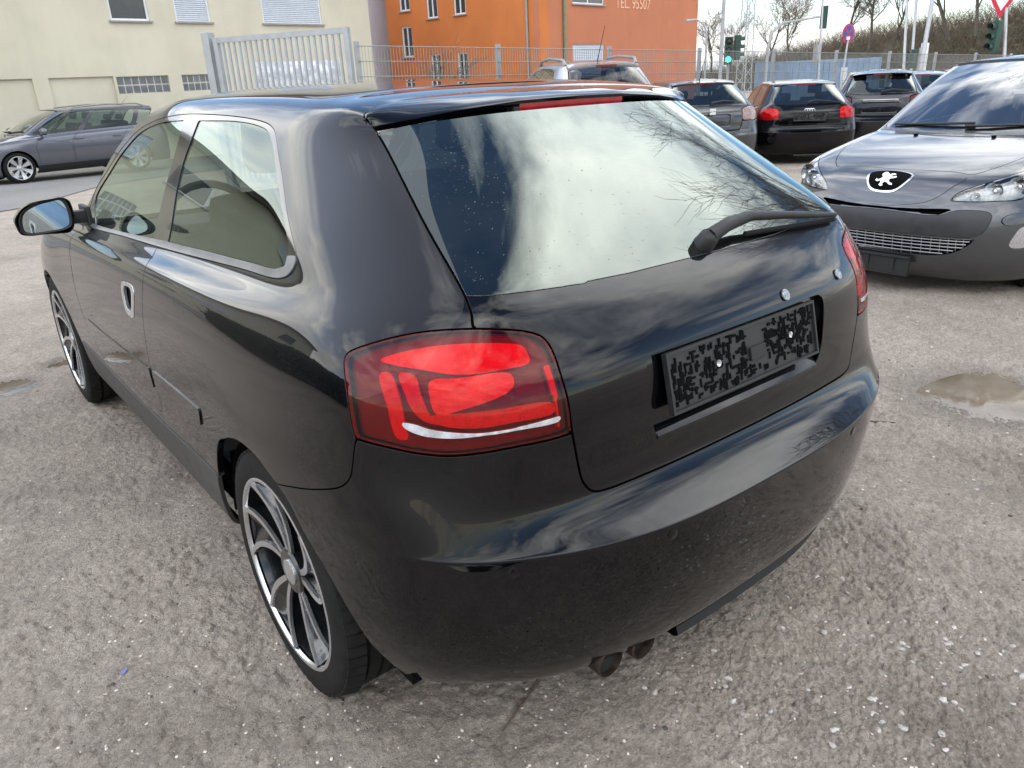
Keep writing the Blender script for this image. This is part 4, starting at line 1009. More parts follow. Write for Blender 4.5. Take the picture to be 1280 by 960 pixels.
    for sx in (-1, 1):
        l = arr_obj('headlamp', mirrored(pn.arrays(pn.faces('lamp'), 0, -.04), sx), 'lamp_pale', root)
        arr_obj('lens', mirrored(A('lamp', .012, .001), sx), 'lens_clear', l)
        for u, v, r in ((4.15, 7.95, .062), (3.3, 7.75, .055), (2.7, 7.35, .03)):
            p = P3.at([u], [v])[0]*np.array([sx, 1, 1]); b = MB()
            b.lathe([(r, -.004), (r*.94, .004), (r*.7, .032), (r*.3, .034), (0, .036)], 24, Matrix.Translation(p+np.array([0, .024, -.006])) @ Matrix.Rotation(math.pi/2, 4, 'Z')); b.build('reflector', 'chrome', l, 50)
            b = MB(); b.lathe([(r*.36, .03), (r*.34, .012), (r*.2, .004), (0, .002)], 16, Matrix.Translation(p+np.array([0, .024, -.006])) @ Matrix.Rotation(math.pi/2, 4, 'Z')); b.build('bulb_cover', 'chrome', l, 50)
    # nose shield and badge
    whole('nose_panel', sub_patch(P3, [smooth_closed([(-1, 9.28), (1, 9.34), (1.75, 9.2), (2.15, 8.95), (1.85, 8.0), (1.5, 7.1), (1.05, 6.35), (.25, 5.82), (-1, 5.78)], 4, True, (0, 8))], .03, .006), paintm, root)
    em = [(-1, 9.12), (.2, 9.16), (.62, 8.95), (.66, 8.75), (.52, 7.9), (.36, 7.5), (.2, 7.36), (-1, 7.33)]
    bd = whole('badge', sub_patch(P3, [smooth_closed(em, 4, True, (0, 7))], .004, .012), 'chrome', root)
    em2 = [(-1, 9.07), (.19, 9.11), (.57, 8.90), (.60, 8.73), (.47, 7.98), (.33, 7.64), (.19, 7.52), (-1, 7.50)]
    whole('badge_field', sub_patch(P3, [smooth_closed(em2, 4, True, (0, 7))], .002, .0145), 'gap_black', bd)
    lion = [(-.030,.030),(-.022,.040),(-.010,.041),(-.002,.034),(.004,.030),(.016,.036),(.028,.034),(.030,.028),(.018,.026),(.012,.020),(.022,.018),(.036,.022),(.038,.016),(.026,.010),(.014,.008),(.012,-.002),(.020,-.012),(.034,-.018),(.036,-.026),(.022,-.024),(.008,-.014),(-.002,-.010),(-.008,-.020),(-.002,-.032),(-.010,-.036),(-.020,-.030),(-.018,-.016),(-.024,-.006),(-.036,-.012),(-.046,-.006),(-.044,.004),(-.036,-.002),(-.026,.004),(-.020,.014),(-.026,.020)]
    p = P3.at([0.0], [8.32])[0]; n_ = Vector(P3.at([0.0], [8.32], 'N')[0])
    b = MB(); b.prism([(x*1.5, y*1.5) for x, y in lion], .003); zv = n_; xv = Vector((1, 0, 0)); yv = zv.cross(xv)
    b.bm.transform(Matrix(((xv.x, yv.x, zv.x, p[0]+zv.x*.016), (xv.y, yv.y, zv.y, p[1]+zv.y*.016), (xv.z, yv.z, zv.z, p[2]+zv.z*.016), (0, 0, 0, 1)))); b.build('badge_lion', 'badge_white', bd)
    b = MB(); b.box((0, .018, .258), (.53, .02, .125), rot=Matrix.Rotation(R_(-6), 3, 'X'), bevel=.004); pl = b.build('plate_holder', 'plastic_black', root)
    for z in (.202, .314):
        b = MB(); b.box((0, .003, z), (.52, .012, .008)); b.build('plate_rim', 'plate_plastic', pl)
    b = MB()
    for x in (-.17, 0, .17): b.box((x, .006, .258), (.004, .010, .10))
    b.build('plate_rib', 'plate_plastic', pl)
    # washer jets, wipers, mirrors, handles
    for sx in (-1, 1):
        q = P3.at([1.23], [12.53])[0]*np.array([sx, 1, 1]); b = MB(); b.box(tuple(q+np.array([0, 0, .006])), (.022, .03, .014), bevel=.004); b.build('washer_jet', 'gap_black', root)
        m = MB(); pts = []
        out = [(x*.105, z*.075) for x, z in [(math.copysign(abs(math.cos(a))**.7, math.cos(a)), math.copysign(abs(math.sin(a))**.7, math.sin(a))) for a in np.linspace(0, 2*math.pi, 21)[:-1]]]
        rows = [[(sx*(.99+x*s), 1.52+dy_, 1.03+z*s) for x, z in out] for dy_, s in ((.03, .02), (.03, .95), (.02, 1), (-.03, .97), (-.07, .75), (-.085, .3), (-.087, .02))]
        if sx < 0 and not estate: continue
        mr = loft('door_mirror', rows, paintm, root, close=True); b = MB(); b.box((sx*.85, 1.53, .985), (.14, .05, .04), bevel=.01); b.build('mirror_foot', 'plastic_black', mr)
        for y in (2.27, 3.12): b = MB(); b.box((sx*.897, y, .83), (.03, .19, .035), bevel=.01); b.build('door_handle', paintm, root, 40)
    for x0, x1, yy in ((-.55, .05, 0), (.0, .55, 0)):
        pts = []
        for t in np.linspace(0, 1, 8):
            x = x0+(x1-x0)*t; u = abs(x)/.655*3.9
            q = P3.at([min(u, 3.9)], [14.12+.16*t])[0]; pts.append((x, q[1]-.008, q[2]+.014))
        b = MB(); b.tube(pts, .010, 6); b.build('windscreen_wiper', 'plastic_black', root)
    # tail closure, interior, underbody
    L = P3.at(np.full(24, 13.0), np.linspace(13.9, 21, 24)); loft('tailgate', [[(x*s, y+.12*(1-s*s), z) for x, y, z in L] for s in np.linspace(-1, 1, 13)], 'glass_rear', root)
    for x in (-.37, .37): s_ = seat_part('front_seat', root, (x, 2.35, .40), .50, .64, R_(16)); s_.rotation_euler = (0, 0, math.pi)
    s_ = seat_part('rear_seat', root, (0, 3.2, .44), 1.28, .60, R_(16)); s_.rotation_euler = (0, 0, math.pi)
    b = MB(); b.box((0, 1.52, .86), (1.45, .5, .2), bevel=.07); b.build('dashboard', 'interior_dark', root, 50)
    b = MB(); b.box((0, 2.2, .30), (1.3, 3.4, .05)); b.build('underbody', 'gap_black', root)
    for ya in (.90, 3.51): liner(root, ya, .32, .37, x=.86)
    if estate:
        for sx in (-1, 1):
            b = MB(); b.tube([(sx*.53, 2.35, 1.44), (sx*.53, 2.42, 1.49), (sx*.535, 3.1, 1.525), (sx*.53, 3.9, 1.505), (sx*.525, 4.05, 1.45)], .016, 8); b.build('roof_rail', 'grille_silver', root, 40)
        b = MB(); b.tube([(0, 3.75, 1.47), (0, 3.97, 1.68)], [.006, .002], 6); b.build('roof_antenna', 'plastic_black', root)
    for sx in (-1, 1):
        for ya in (.90, 3.51): add_wheel(root, (sx*.775, ya, .318), sx < 0, WS, mats=('rim_silver', 'rim_silver'))
    return root
plain('badge_white', (.8, .8, .8), .3, metal=.3, vary=.03)
plain('plastic_bar', (.028, .028, .03), .45, vary=.15, scale=20)
c = build_308('parked_car', 'dark grey hatchback facing the camera with white lion badge on its nose', 'grey_paint', 'cars parked in the yard')
c.location = (3.60, 1.70, -.085); c.rotation_euler = (0, 0, R_(-90.8))
c = build_308('parked_car', 'blue-grey estate car with roof rails, side-on before the cream building', 'blue_grey_paint', 'cars parked in the yard', estate=True)
_t = R_(-79); _nose = (1.085-.9836*.90-math.cos(_t)*.80, 19.547-.1805*.90-math.sin(_t)*.80)
c.location = (_nose[0], _nose[1], -.31); c.rotation_euler = (0, 0, _t)
# ------------------------------------------------------------------ cars in the far row
paint('far_grey', (.06, .062, .068), metal=.6, dust=.3)
paint('far_black', (.012, .012, .016), metal=.5, dust=.2)
paint('far_silver', (.36, .37, .38), metal=.5, dust=.25)
paint('far_red', (.30, .02, .02), metal=.2, dust=.2)
plain('lamp_smoke', (.30, .20, .18), .25, coat=.5, vary=.2, scale=30)
glass('glass_dark', (.10, .12, .14), ior=1.42)
A3C = Body(a3_net(), 4, 15, 13, 12, cell=.03)
def ground_z(x, y):
    s = (x-CAM.x)*.6152+(y-CAM.y)*.7884-4.5
    return -.0265*np.log1p(np.exp(np.clip(s*1.5, -50, 50)))/1.5
def build_variant(label, paintm, deform, lampm='lamp_red', lamp_in=None, rails=False, chrome_strip=False, seat_badge=False, plate=True, loc=(0, 0), az=40, glassm='glass_rear', group='cars parked in the yard', zoff=0.0, antenna=False, wing=False):
    root = empty('parked_car', (loc[0], loc[1], float(ground_z(*loc))+zoff), -R_(az), label, 'car', group)
    P = HP; pn = Panels(A3C)
    for ya in (.83, 3.378): pn.region('void', field=lambda sp, ya=ya: np.where(np.nan_to_num(sp.P[:, 0]) > .5, .385-np.hypot(sp.P[:, 1]-ya, sp.P[:, 2]-.27), -1), gap=0, drop=True)
    pn.region('frame', P['dlo'], gap=.0); pn.region('glassF', P['glassF'], gap=.0, within='frame'); pn.region('glassR', P['glassR'], gap=.0, within='frame')
    pn.region('lamp', lamp_in if lamp_in is not None else P['lamp'], gap=.012)
    pn.region('hatch', P['hatch'], gap=.014); pn.region('rwin', P['rwin'], gap=.004, within='hatch'); pn.region('recess', P['recess'], gap=0, within='hatch')
    pn.region('bumper', P['bumper'], gap=.012); pn.region('door', P['door'], gap=.010)
    A = lambda n, fl=.015, off=0.0: pn.arrays(pn.faces(n), fl, off)
    D = lambda V: deform(V)
    both('body_side', A('body'), paintm, root, D); both('door', A('door'), paintm, root, D); both('window_frame', A('frame'), 'gloss_black', root, D)
    both('side_window', A('glassF', 0), 'glass_side', root, D); both('quarter_window', A('glassR', 0), 'glass_side', root, D)
    h = whole('tailgate', A('hatch', .03), paintm, root, D); whole('rear_window', A('rwin', .004, .001), glassm, h, D); whole('plate_recess', A('recess', 0, -.03), paintm, h, D)
    whole('rear_bumper', A('bumper', .02), paintm, root, D); both('tail_lamp', A('lamp', .012, .002), lampm, root, D); tag(whole('panel_gap', pn.arrays(pn.faces('seam'), 0, -.012), 'gap_black', root, D), kind='stuff')
    g15 = A3C.at(np.linspace(0, 4, 17), np.full(17, 14.97)); vg = np.interp(np.linspace(0, 1, 17), [0, .5, .86, 1], [19, 17.95, 16.95, 16.25]); ge = A3C.at(np.full(17, 4.0), vg)
    ov = .10 if wing else .0
    rows = [[a, (a+b)/2+np.array([0, 0, .012]), b+np.array([0, .0-ov, .028]), b+np.array([0, -ov, .016]), b+np.array([0, .01, .0])] for a, b in zip(ge, g15)]
    rows = [[q*np.array([-1, 1, 1]) for q in r] for r in rows[::-1]]+rows[1:]
    loft('roof_spoiler', rows, 'gloss_black' if wing else paintm, root, deform=D)
    loft('brake_lamp', [[D(np.array([[x, .66-ov*.9, 1.362]]))[0], D(np.array([[x, .665-ov*.9, 1.345]]))[0]] for x in (-.15, 0, .15)], 'lamp_brake', root)
    q = lambda v: D(np.array([v], float))[0]
    if plate:
        b = MB(); b.box(tuple(q((0, .15, .83))), (.52, .02, .12), bevel=.004); pl = b.build('plate_holder', 'plastic_black', root)
        for dz in (-.055, .055): b = MB(); b.box(tuple(q((0, .138, .83))+np.array([0, -.004, dz])), (.52, .012, .008)); b.build('plate_rim', 'plate_plastic', pl)
    if chrome_strip: b = MB(); b.box(tuple(q((0, .142, .925))), (.62, .03, .045), bevel=.01); b.build('chrome_strip', 'chrome', root)
    if seat_badge:
        ps = [(-.045, -.045), (.05, -.045), (.05, -.005), (-.01, -.002), (-.01, .008), (.05, .012), (.05, .05), (-.045, .05), (-.045, .012), (.012, .002), (.012, -.006), (-.045, -.01)]
        b = MB(); b.prism(ps, .012, Matrix.Translation(q((0, .13, .95))) @ Matrix.Rotation(math.pi/2, 4, 'X')); b.build('badge', 'badge_white', root)
    b = MB(); b.tube([q((0, .24, 1.07)), q((.2, .26, 1.10)), q((.5, .27, 1.07))], [.022, .015, .009], 8); b.build('rear_wiper', 'plastic_black', root, 40)
    windscreen_and_bonnet(root, A3C, paintm, deform=D)
    for x in (-.36, .36): seat_part('front_seat', root, (x, 2.02, .42), .50, .64, R_(16))
    seat_part('rear_seat', root, (0, 1.18, .46), 1.24, .58, R_(20))
    b = MB(); b.box((0, 2.05, .27), (1.5, 3.5, .06)); b.build('underbody', 'gap_black', root)
    roofm = pn
    if rails:
        for sx in (-1, 1):
            b = MB(); b.tube([q((sx*.52, .86, 1.37)), q((sx*.53, .93, 1.425)), q((sx*.53, 1.5, 1.455)), q((sx*.53, 2.0, 1.44)), q((sx*.52, 2.15, 1.385))], .022, 8); b.build('roof_rail', 'grille_silver', root, 40)
    if antenna: b = MB(); b.tube([q((0, 1.0, 1.40)), q((0, .72, 1.75))], [.008, .003], 6); b.build('roof_antenna', 'plastic_black', root)
    for ya in (.81, 3.378):
        for sx in (-1, 1): add_wheel(root, (sx*.757, ya, .318), sx < 0, WS, mats=('rim_silver', 'rim_silver'))
    return root
def scaler(sx=1, sy=1, sz=1, belt=0, tail=0):
    def f(V):
        V = np.array(V, float).copy(); z0 = V[..., 2].copy()
        V[..., 0] *= sx; V[..., 1] *= sy; V[..., 2] = np.where(z0 > .35, .35+(z0-.35)*sz, z0)
        V[..., 1] -= tail*np.clip((z0-.9)/.4, 0, 1)*np.clip(1-V[..., 1]/1.6, 0, 1)
        return V
    return f
def at_depth(px, depth, py=150):
    """yard position at a horizontal bearing given as photograph column, and a distance"""
    v = _f+_r*((px-640)/959.545)-_u*((py-480)/959.545); q = CAM+v*depth; return (q.x, q.y)
far = copy_tree(hero); far['label'] = 'black hatchback with bright red lamps and four-ring badge in the far row'; far['group'] = 'cars parked in the yard'
_p = at_depth(1014, 13.2); far.location = (_p[0], _p[1], float(ground_z(*_p))-.05); far.rotation_euler = (0, 0, -R_(47))
for ch in list(far.children_recursive):
    if ch.name.split('.')[0] in ('red_bar', 'light_band', 'reflector', 'indicator_strip', 'inner_line', 'lower_band', 'exhaust_tip', 'exhaust_bore', 'badge', 'plate_screw', 'parking_sensor'): bpy.data.objects.remove(ch)
plain('lamp_lit_red', (.70, .02, .025), .2, vary=.1, scale=30, coat=.6)
for ch in far.children_recursive:
    n = ch.name.split('.')[0]
    if n == 'tail_lamp': ch.material_slots[0].link = 'OBJECT'; ch.material_slots[0].material = MATS['lamp_lit_red']
for k in range(4):
    b = MB(); pts = [(-.0585+k*.039+.026*math.cos(a), .185, .945+.026*math.sin(a)) for a in np.linspace(0, 2*math.pi, 25)]; b.tube(pts, .005, 6, caps=False); b.build('badge_ring', 'chrome', far, 40)
build_variant('dark grey hatchback with a white letter badge in the far row', 'far_grey', scaler(1.0, .97, 1.03, tail=.05), 'lamp_smoke', loc=at_depth(893, 12.2), az=36, seat_badge=True, plate=False, antenna=True)
build_variant('black hatchback with chrome strip and roof wing in the far row', 'far_black', scaler(1.0, .98, 1.08, tail=.10), 'lamp_dark', loc=at_depth(1098, 14.6), az=60, chrome_strip=True, plate=False, wing=True)
build_variant('silver estate car with roof rails behind the foreground roof', 'far_silver', scaler(1.04, 1.05, 1.33, tail=.34), 'lamp_smoke', loc=at_depth(772, 10.9), az=27, rails=True, glassm='glass_dark', antenna=True, plate=False)
build_variant('silver hatchback half hidden behind the black winged hatchback', 'far_silver', scaler(1.0, 1.0, 1.05, tail=.05), 'lamp_smoke', loc=at_depth(1150, 17.8), az=60, plate=False)
build_variant('red car whose roof shows above the far row', 'far_red', scaler(1.0, 1.0, 1.12, tail=.1), 'lamp_smoke', loc=at_depth(1195, 19.5), az=75, plate=False, rails=False)
# ------------------------------------------------------------------ yard ground
def vnoise(x, y, seed=0):
    xi = np.floor(x).astype(np.int64); yi = np.floor(y).astype(np.int64); fx = x-xi; fy = y-yi
    def h(a, b):
        n = (a*374761393+b*668265263+seed*1442695041) & 0x7fffffff; n = ((n ^ (n >> 13))*1274126177) & 0x7fffffff
        return ((n ^ (n >> 16)) & 0xffff)/65535.0
    u = fx*fx*(3-2*fx); v = fy*fy*(3-2*fy)
    return (h(xi, yi)*(1-u)+h(xi+1, yi)*u)*(1-v)+(h(xi, yi+1)*(1-u)+h(xi+1, yi+1)*u)*v
def fbm(x, y, f, oct_=4, seed=0, gain=.5):
    s = 0; a = 1; t = 0
    for k in range(oct_): s = s+a*(vnoise(x*f+17.3*k, y*f-9.1*k, seed+k)-.5); t += a; a *= gain; f *= 2.03
    return s/t
PUD = {'R': [(2.13,.58),(2.27,.58),(2.42,.54),(2.52,.45),(2.56,.33),(2.5,.18),(2.15,.16),(2.03,.23),(2.02,.34),(2.02,.44),(2.04,.52)],
       'L': [(-1.22,3.98),(-1.16,4.05),(-1.06,4.05),(-1.03,3.94),(-1.12,3.80),(-1.21,3.79)], 'S': [(-.89,4.2),(-.83,4.27),(-.77,4.25),(-.81,4.11),(-.87,4.09)]}
PUDC = {k: (np.mean([p[0] for p in v]), np.mean([p[1] for p in v])) for k, v in PUD.items()}
PUDR = {'R': .36, 'L': .15, 'S': .09}
def cells(x, y, size, seed, keep=.8):
    """rounded lumps of about the given size, height 0..1"""
    X, Y = x/size, y/size; xi = np.floor(X).astype(np.int64); yi = np.floor(Y).astype(np.int64); best = np.zeros_like(X)
    def h(a, b, s):
        n = (a*374761393+b*668265263+(seed*7+s)*1442695041) & 0x7fffffff; n = ((n ^ (n >> 13))*1274126177) & 0x7fffffff
        return ((n ^ (n >> 16)) & 0xffff)/65535.0
    for i in (-1, 0, 1):
        for j in (-1, 0, 1):
            a, b = xi+i, yi+j; r = .35+.35*h(a, b, 3); d = np.hypot(X-(a+h(a, b, 1)), Y-(b+h(a, b, 2)))/r
            best = np.maximum(best, np.where(h(a, b, 4) < keep, np.sqrt(np.maximum(0, 1-d*d))*r*1.4, 0))
    return best
def ground_h(x, y):
    z = ground_z(x, y)
    d = np.hypot(x-CAM.x, y-CAM.y); near = np.clip(1.5-d/9, .12, 1)
    z = z+near*(.022*fbm(x, y, .9, 3, 1)+.020*fbm(x, y, 4.5, 4, 5)+.011*fbm(x, y, 28, 4, 9, .68))
    rough = np.clip(fbm(x, y, 1.3, 3, 31)*3+.4, 0, 1)
    z = z+near*rough*.010*np.maximum(0, fbm(x, y, 17, 3, 13, .6))*2
    m1 = np.clip(fbm(x, y, 1.7, 3, 41)*2.2+.55, .12, 1); m2 = np.clip(fbm(x, y, 2.6, 3, 47)*2.4+.35, 0, 1)
    if np.ndim(x) > 0: z = z+near*(.0085*m1*cells(x, y, .013, 3)+.013*m2*cells(x, y, .030, 8, .45))
    for k, (px, py) in PUDC.items():
        r = np.hypot(x-px, (y-py))/PUDR[k]; z = z-.030*np.exp(-(r*1.05)**2)*1.0
    return z
def dirt_material(name, wet=True):
    m, nt, b = newmat(name); v = mapping(nt)
    a = noise_fac(nt, v, .55, 6, .6, .35, .68); f = noise_fac(nt, v, 7, 8, .68, .3, .72); g = noise_fac(nt, v, 60, 6, .7, .3, .75); w = noise_fac(nt, v, 1.1, 5, .6, .46, .66, .4)
    c1 = mixcol(nt, a, (.44, .362, .290), (.64, .55, .46)); c2 = mixcol(nt, mathn(nt, 'MULTIPLY', f, .75), c1, (.33, .265, .205))
    c3 = mixcol(nt, mathn(nt, 'MULTIPLY', g, .6), c2, (.58, .52, .455)); c4 = mixcol(nt, mathn(nt, 'MULTIPLY', w, .68), c3, (.25, .205, .16))
    vo = nt.nodes.new('ShaderNodeTexVoronoi'); vo.inputs['Scale'].default_value = 75; nt.links.new(v, vo.inputs['Vector'])
    pb = nt.nodes.new('ShaderNodeMapRange'); pb.inputs['From Min'].default_value = .22; pb.inputs['From Max'].default_value = .05; nt.links.new(vo.outputs['Distance'], pb.inputs['Value'])
    sel = noise_fac(nt, v, 20, 3, .6, .52, .60)
    pf = mathn(nt, 'MULTIPLY', pb.outputs[0], sel)
    c5 = mixcol(nt, mathn(nt, 'MULTIPLY', pf, .6), c4, (.48, .455, .425))
    for sc_, amt in ((48, .13), (150, .22)):
        vr = nt.nodes.new('ShaderNodeTexVoronoi'); vr.inputs['Scale'].default_value = sc_; nt.links.new(v, vr.inputs['Vector'])
        sx_ = nt.nodes.new('ShaderNodeSeparateColor'); nt.links.new(vr.outputs['Color'], sx_.inputs[0])
        hsv = nt.nodes.new('ShaderNodeHueSaturation'); mr_ = nt.nodes.new('ShaderNodeMapRange'); mr_.inputs['To Min'].default_value = 1-amt; mr_.inputs['To Max'].default_value = 1+amt*.75; nt.links.new(sx_.outputs[0], mr_.inputs['Value']); nt.links.new(mr_.outputs[0], hsv.inputs['Value']); nt.links.new(c5, hsv.inputs['Color']); c5 = hsv.outputs['Color']
    wet_f = None
    for k in PUDC:
        dn = nt.nodes.new('ShaderNodeVectorMath'); dn.operation = 'DISTANCE'; nt.links.new(v, dn.inputs[0]); dn.inputs[1].default_value = (PUDC[k][0], PUDC[k][1], -.01)
        mr = nt.nodes.new('ShaderNodeMapRange'); mr.inputs['From Min'].default_value = PUDR[k]*1.55; mr.inputs['From Max'].default_value = PUDR[k]*.75
        nt.links.new(mathn(nt, 'ADD', dn.outputs['Value'], mathn(nt, 'MULTIPLY', f, PUDR[k]*.35)), mr.inputs['Value']); wet_f = mr.outputs[0] if wet_f is None else mathn(nt, 'MAXIMUM', wet_f, mr.outputs[0])
    c5 = mixcol(nt, mathn(nt, 'MULTIPLY', wet_f, .62), c5, (.085, .07, .054))
    nt.links.new(c5, b.inputs['Base Color'])
    rr = nt.nodes.new('ShaderNodeMapRange'); rr.inputs['To Min'].default_value = .92; rr.inputs['To Max'].default_value = .30; nt.links.new(mathn(nt, 'MAXIMUM', mathn(nt, 'MULTIPLY', w, .6), wet_f), rr.inputs['Value']); nt.links.new(rr.outputs[0], b.inputs['Roughness'])
    h1 = mathn(nt, 'ADD', mathn(nt, 'MULTIPLY', g, .5), mathn(nt, 'MULTIPLY', noise_fac(nt, v, 190, 4, .7, .25, .75), .5)); h2 = mathn(nt, 'ADD', h1, mathn(nt, 'MULTIPLY', pf, .8))
    bump(nt, b, h2, 1.0, .016)
    return m
dirt_material('dirt')
_ri = np.concatenate([np.exp(np.concatenate([np.linspace(math.log(.45), math.log(1.0), 40)[:-1], np.linspace(math.log(1.0), math.log(6.0), 560)[:-1], np.linspace(math.log(6.0), math.log(16), 110)])), np.exp(np.linspace(math.log(16.4), math.log(900), 60))])
_c0 = math.atan2(.6152, .7884)
_th = np.concatenate([np.linspace(-.72, .72, 800), np.linspace(.76, 2*math.pi-.76, 70)])
_rr, _tt = np.meshgrid(_ri, _c0+_th, indexing='ij'); _X = CAM.x+_rr*np.sin(_tt); _Y = CAM.y+_rr*np.cos(_tt); _Z = ground_h(_X, _Y)
_Z = np.where(_rr > 60, np.maximum(_Z, -1.6-(_rr-60)*.0), _Z)
_V = np.stack([_X, _Y, _Z], -1).reshape(-1, 3); _n, _m = _rr.shape; _id = np.arange(_n*_m).reshape(_n, _m)
_F = np.stack([_id[:-1, :], np.roll(_id, -1, 1)[:-1, :], np.roll(_id, -1, 1)[1:, :], _id[1:, :]], -1).reshape(-1, 4)[:, ::-1]
_cen = np.array([[CAM.x, CAM.y, float(ground_h(CAM.x, CAM.y))]]); _k = len(_V)
_ground = mesh_np('ground', np.concatenate([_V, _cen]), _F)
tag(link('ground', _ground, 'dirt'), kind='structure')
# shallow muddy puddles
m, nt, b = newmat('puddle_water'); setp(b, base=(.2, .16, .11), rough=.03, spec=.6); v = mapping(nt)
nt.links.new(mixcol(nt, noise_fac(nt, v, 4, 5), (.11, .083, .053), (.18, .14, .095)), b.inputs['Base Color']); bump(nt, b, noise_fac(nt, v, 30, 3), .03, .002)
for k in ('R', 'L', 'S'):
    c_ = np.array(PUDC[k]); z = float(ground_z(*c_)) + {'R': -.0135, 'L': -.016, 'S': -.017}[k]
    pts = smooth_closed([tuple(c_+(np.array(p)-c_)*1.35) for p in PUD[k]], 4); n_ = len(pts)
    V_ = np.array([[x, y, z] for x, y in pts]+[[c_[0], c_[1], z]]); F_ = np.array([[i, (i+1) % n_, n_] for i in range(n_)])
    if (V_[1]-V_[0])[0]*(V_[n_]-V_[0])[1]-(V_[1]-V_[0])[1]*(V_[n_]-V_[0])[0] < 0: F_ = F_[:, ::-1]
    tag(link('puddle', mesh_np('puddle', V_, F_), 'puddle_water'), kind='structure')
# loose stones: pebbles and grit on the dirt
def stone_mesh(seed, flat=.6):
    bm = bmesh.new(); bmesh.ops.create_icosphere(bm, subdivisions=1, radius=1); r = random.Random(seed)
    for q in bm.verts: q.co *= r.uniform(.72, 1.15); q.co.z *= flat; q.co.x *= 1.25
    V_ = np.array([q.co[:] for q in bm.verts]); F_ = np.array([[a.index for a in f.verts] for f in bm.faces]); bm.free(); return V_, F_
plain('stone_light', (.46, .43, .395), .8, vary=.25, scale=30, bumps=.2, bscale=200); plain('stone_mid', (.42, .38, .335), .85, vary=.3, scale=30, bumps=.2, bscale=200); plain('stone_dark', (.07, .062, .055), .85, vary=.3, scale=30)
STN = [stone_mesh(k, .55+.1*(k % 3)) for k in range(6)]
def scatter(name, mat, n, rmin, rmax, gen):
    Vs, Fs, k = [], [], 0
    for i in range(n):
        x, y = gen(); s = rmin*(rmax/rmin)**(RNG.random()**2.2); V_, F_ = STN[RNG.integers(6)]; a = RNG.random()*6.28
        ca, sa = math.cos(a), math.sin(a); Q = V_*s; Q = np.stack([Q[:, 0]*ca-Q[:, 1]*sa+x, Q[:, 0]*sa+Q[:, 1]*ca+y, Q[:, 2]], 1)
        Q[:, 2] += float(ground_h(np.float64(x), np.float64(y)))+s*.18; Vs.append(Q); Fs.append(F_+k); k += len(Q)
    o = link(name, mesh_np(name, np.concatenate(Vs), np.concatenate(Fs), smooth=False), mat); tag(o, kind='stuff'); return o
def cluster(cs):
    def g():
        cx, cy, sx, sy = cs[RNG.integers(len(cs))]; return cx+RNG.normal()*sx, cy+RNG.normal()*sy
    return g
_cl = [(.10, -.10, .22, .16), (.28, -.25, .20, .18), (.45, -.05, .25, .15), (.0, .05, .2, .12), (.3, -.38, .2, .1)]
def wide():
    r = .9+5.5*RNG.random()**1.4; a = _c0+RNG.uniform(-.7, .7); return CAM.x+r*math.sin(a), CAM.y+r*math.cos(a)
def right():
    return RNG.uniform(1.1, 4.2), RNG.uniform(-.6, 1.6)
tag(scatter('gravel', 'stone_light', 480, .0018, .0105, cluster(_cl)), 'pale gravel stones scattered on the dirt behind the bumper', 'gravel')
plain('grit_pale', (.62, .57, .51), .85, vary=.2, scale=30); plain('grit_dark', (.13, .11, .09), .9, vary=.3, scale=30)
tag(scatter('gravel', 'grit_pale', 9000, .0010, .0052, wide), 'pale fine grit strewn over the yard', 'gravel'); tag(scatter('gravel', 'grit_dark', 4000, .0010, .0056, wide), 'brown fine grit strewn over the yard', 'gravel')
tag(scatter('gravel', 'stone_light', 420, .0025, .010, right), 'pale gravel stones between the two nearest cars', 'gravel')
tag(scatter('gravel', 'stone_dark', 900, .0013, .008, wide), 'dark clods strewn over the yard', 'gravel')
plain('twig_wood', (.10, .07, .045), .8, vary=.3, scale=40)
def on_ground(pts, h=.005): return [(x, y, float(ground_h(np.float64(x), np.float64(y)))+h) for x, y in pts]
tag(MB().tube(on_ground([(-.42, .41), (-.46, .385), (-.52, .365), (-.59, .34)]), [.0035, .003, .003, .0015], 6).build('twig', 'twig_wood'), 'thin bent twig on the dirt below the left exhaust tip', 'twig')
tag(MB().tube(on_ground([(1.56, .66), (1.60, .60), (1.66, .53)]), [.004, .005, .003], 6).build('twig', 'twig_wood'), 'short dark stick on the dirt beside the right bumper corner', 'twig')
plain('blue_scrap', (.16, .19, .40), .4)
b = MB(); b.box((0, 0, 0), (.024, .009, .002), rot=.5); tag(b.build('plastic_scrap', 'blue_scrap', loc=on_ground([(-1.22, 1.15)], .006)[0], rot=(.2, .1, .4)), 'tiny blue plastic scrap on the dirt left of the rear wheel', 'scrap')
# asphalt strip in front of the cream building
m, nt, b = newmat('asphalt'); setp(b, rough=.85); v = mapping(nt)
nt.links.new(mixcol(nt, mathn(nt, 'MULTIPLY', noise_fac(nt, v, .5, 6), .8), mixcol(nt, noise_fac(nt, v, 25, 4), (.15, .148, .145), (.20, .197, .192)), (.24, .23, .22)), b.inputs['Base Color']); bump(nt, b, noise_fac(nt, v, 120, 3), .3, .004)
_re = [(-30, 11.2), (-8, 12.3), (-.7, 13.2), (.0, 13.7), (.5, 14.1), (1.3, 15.6), (2.4, 17.2), (4.5, 18.5), (9, 19.4), (30, 22)]
_rows = []
for x, y in smooth_closed(_re, 8, False):
    y2 = 25.0+(x-5.97)*.1835-.02
    _rows.append([(x, y+(y2-y)*t, float(ground_h(np.float64(x), np.float64(y+(y2-y)*t)))+.012+.02*min(1, t*6)) for t in np.linspace(0, 1, 12)])
tag(loft('road', _rows, 'asphalt', None), kind='structure')
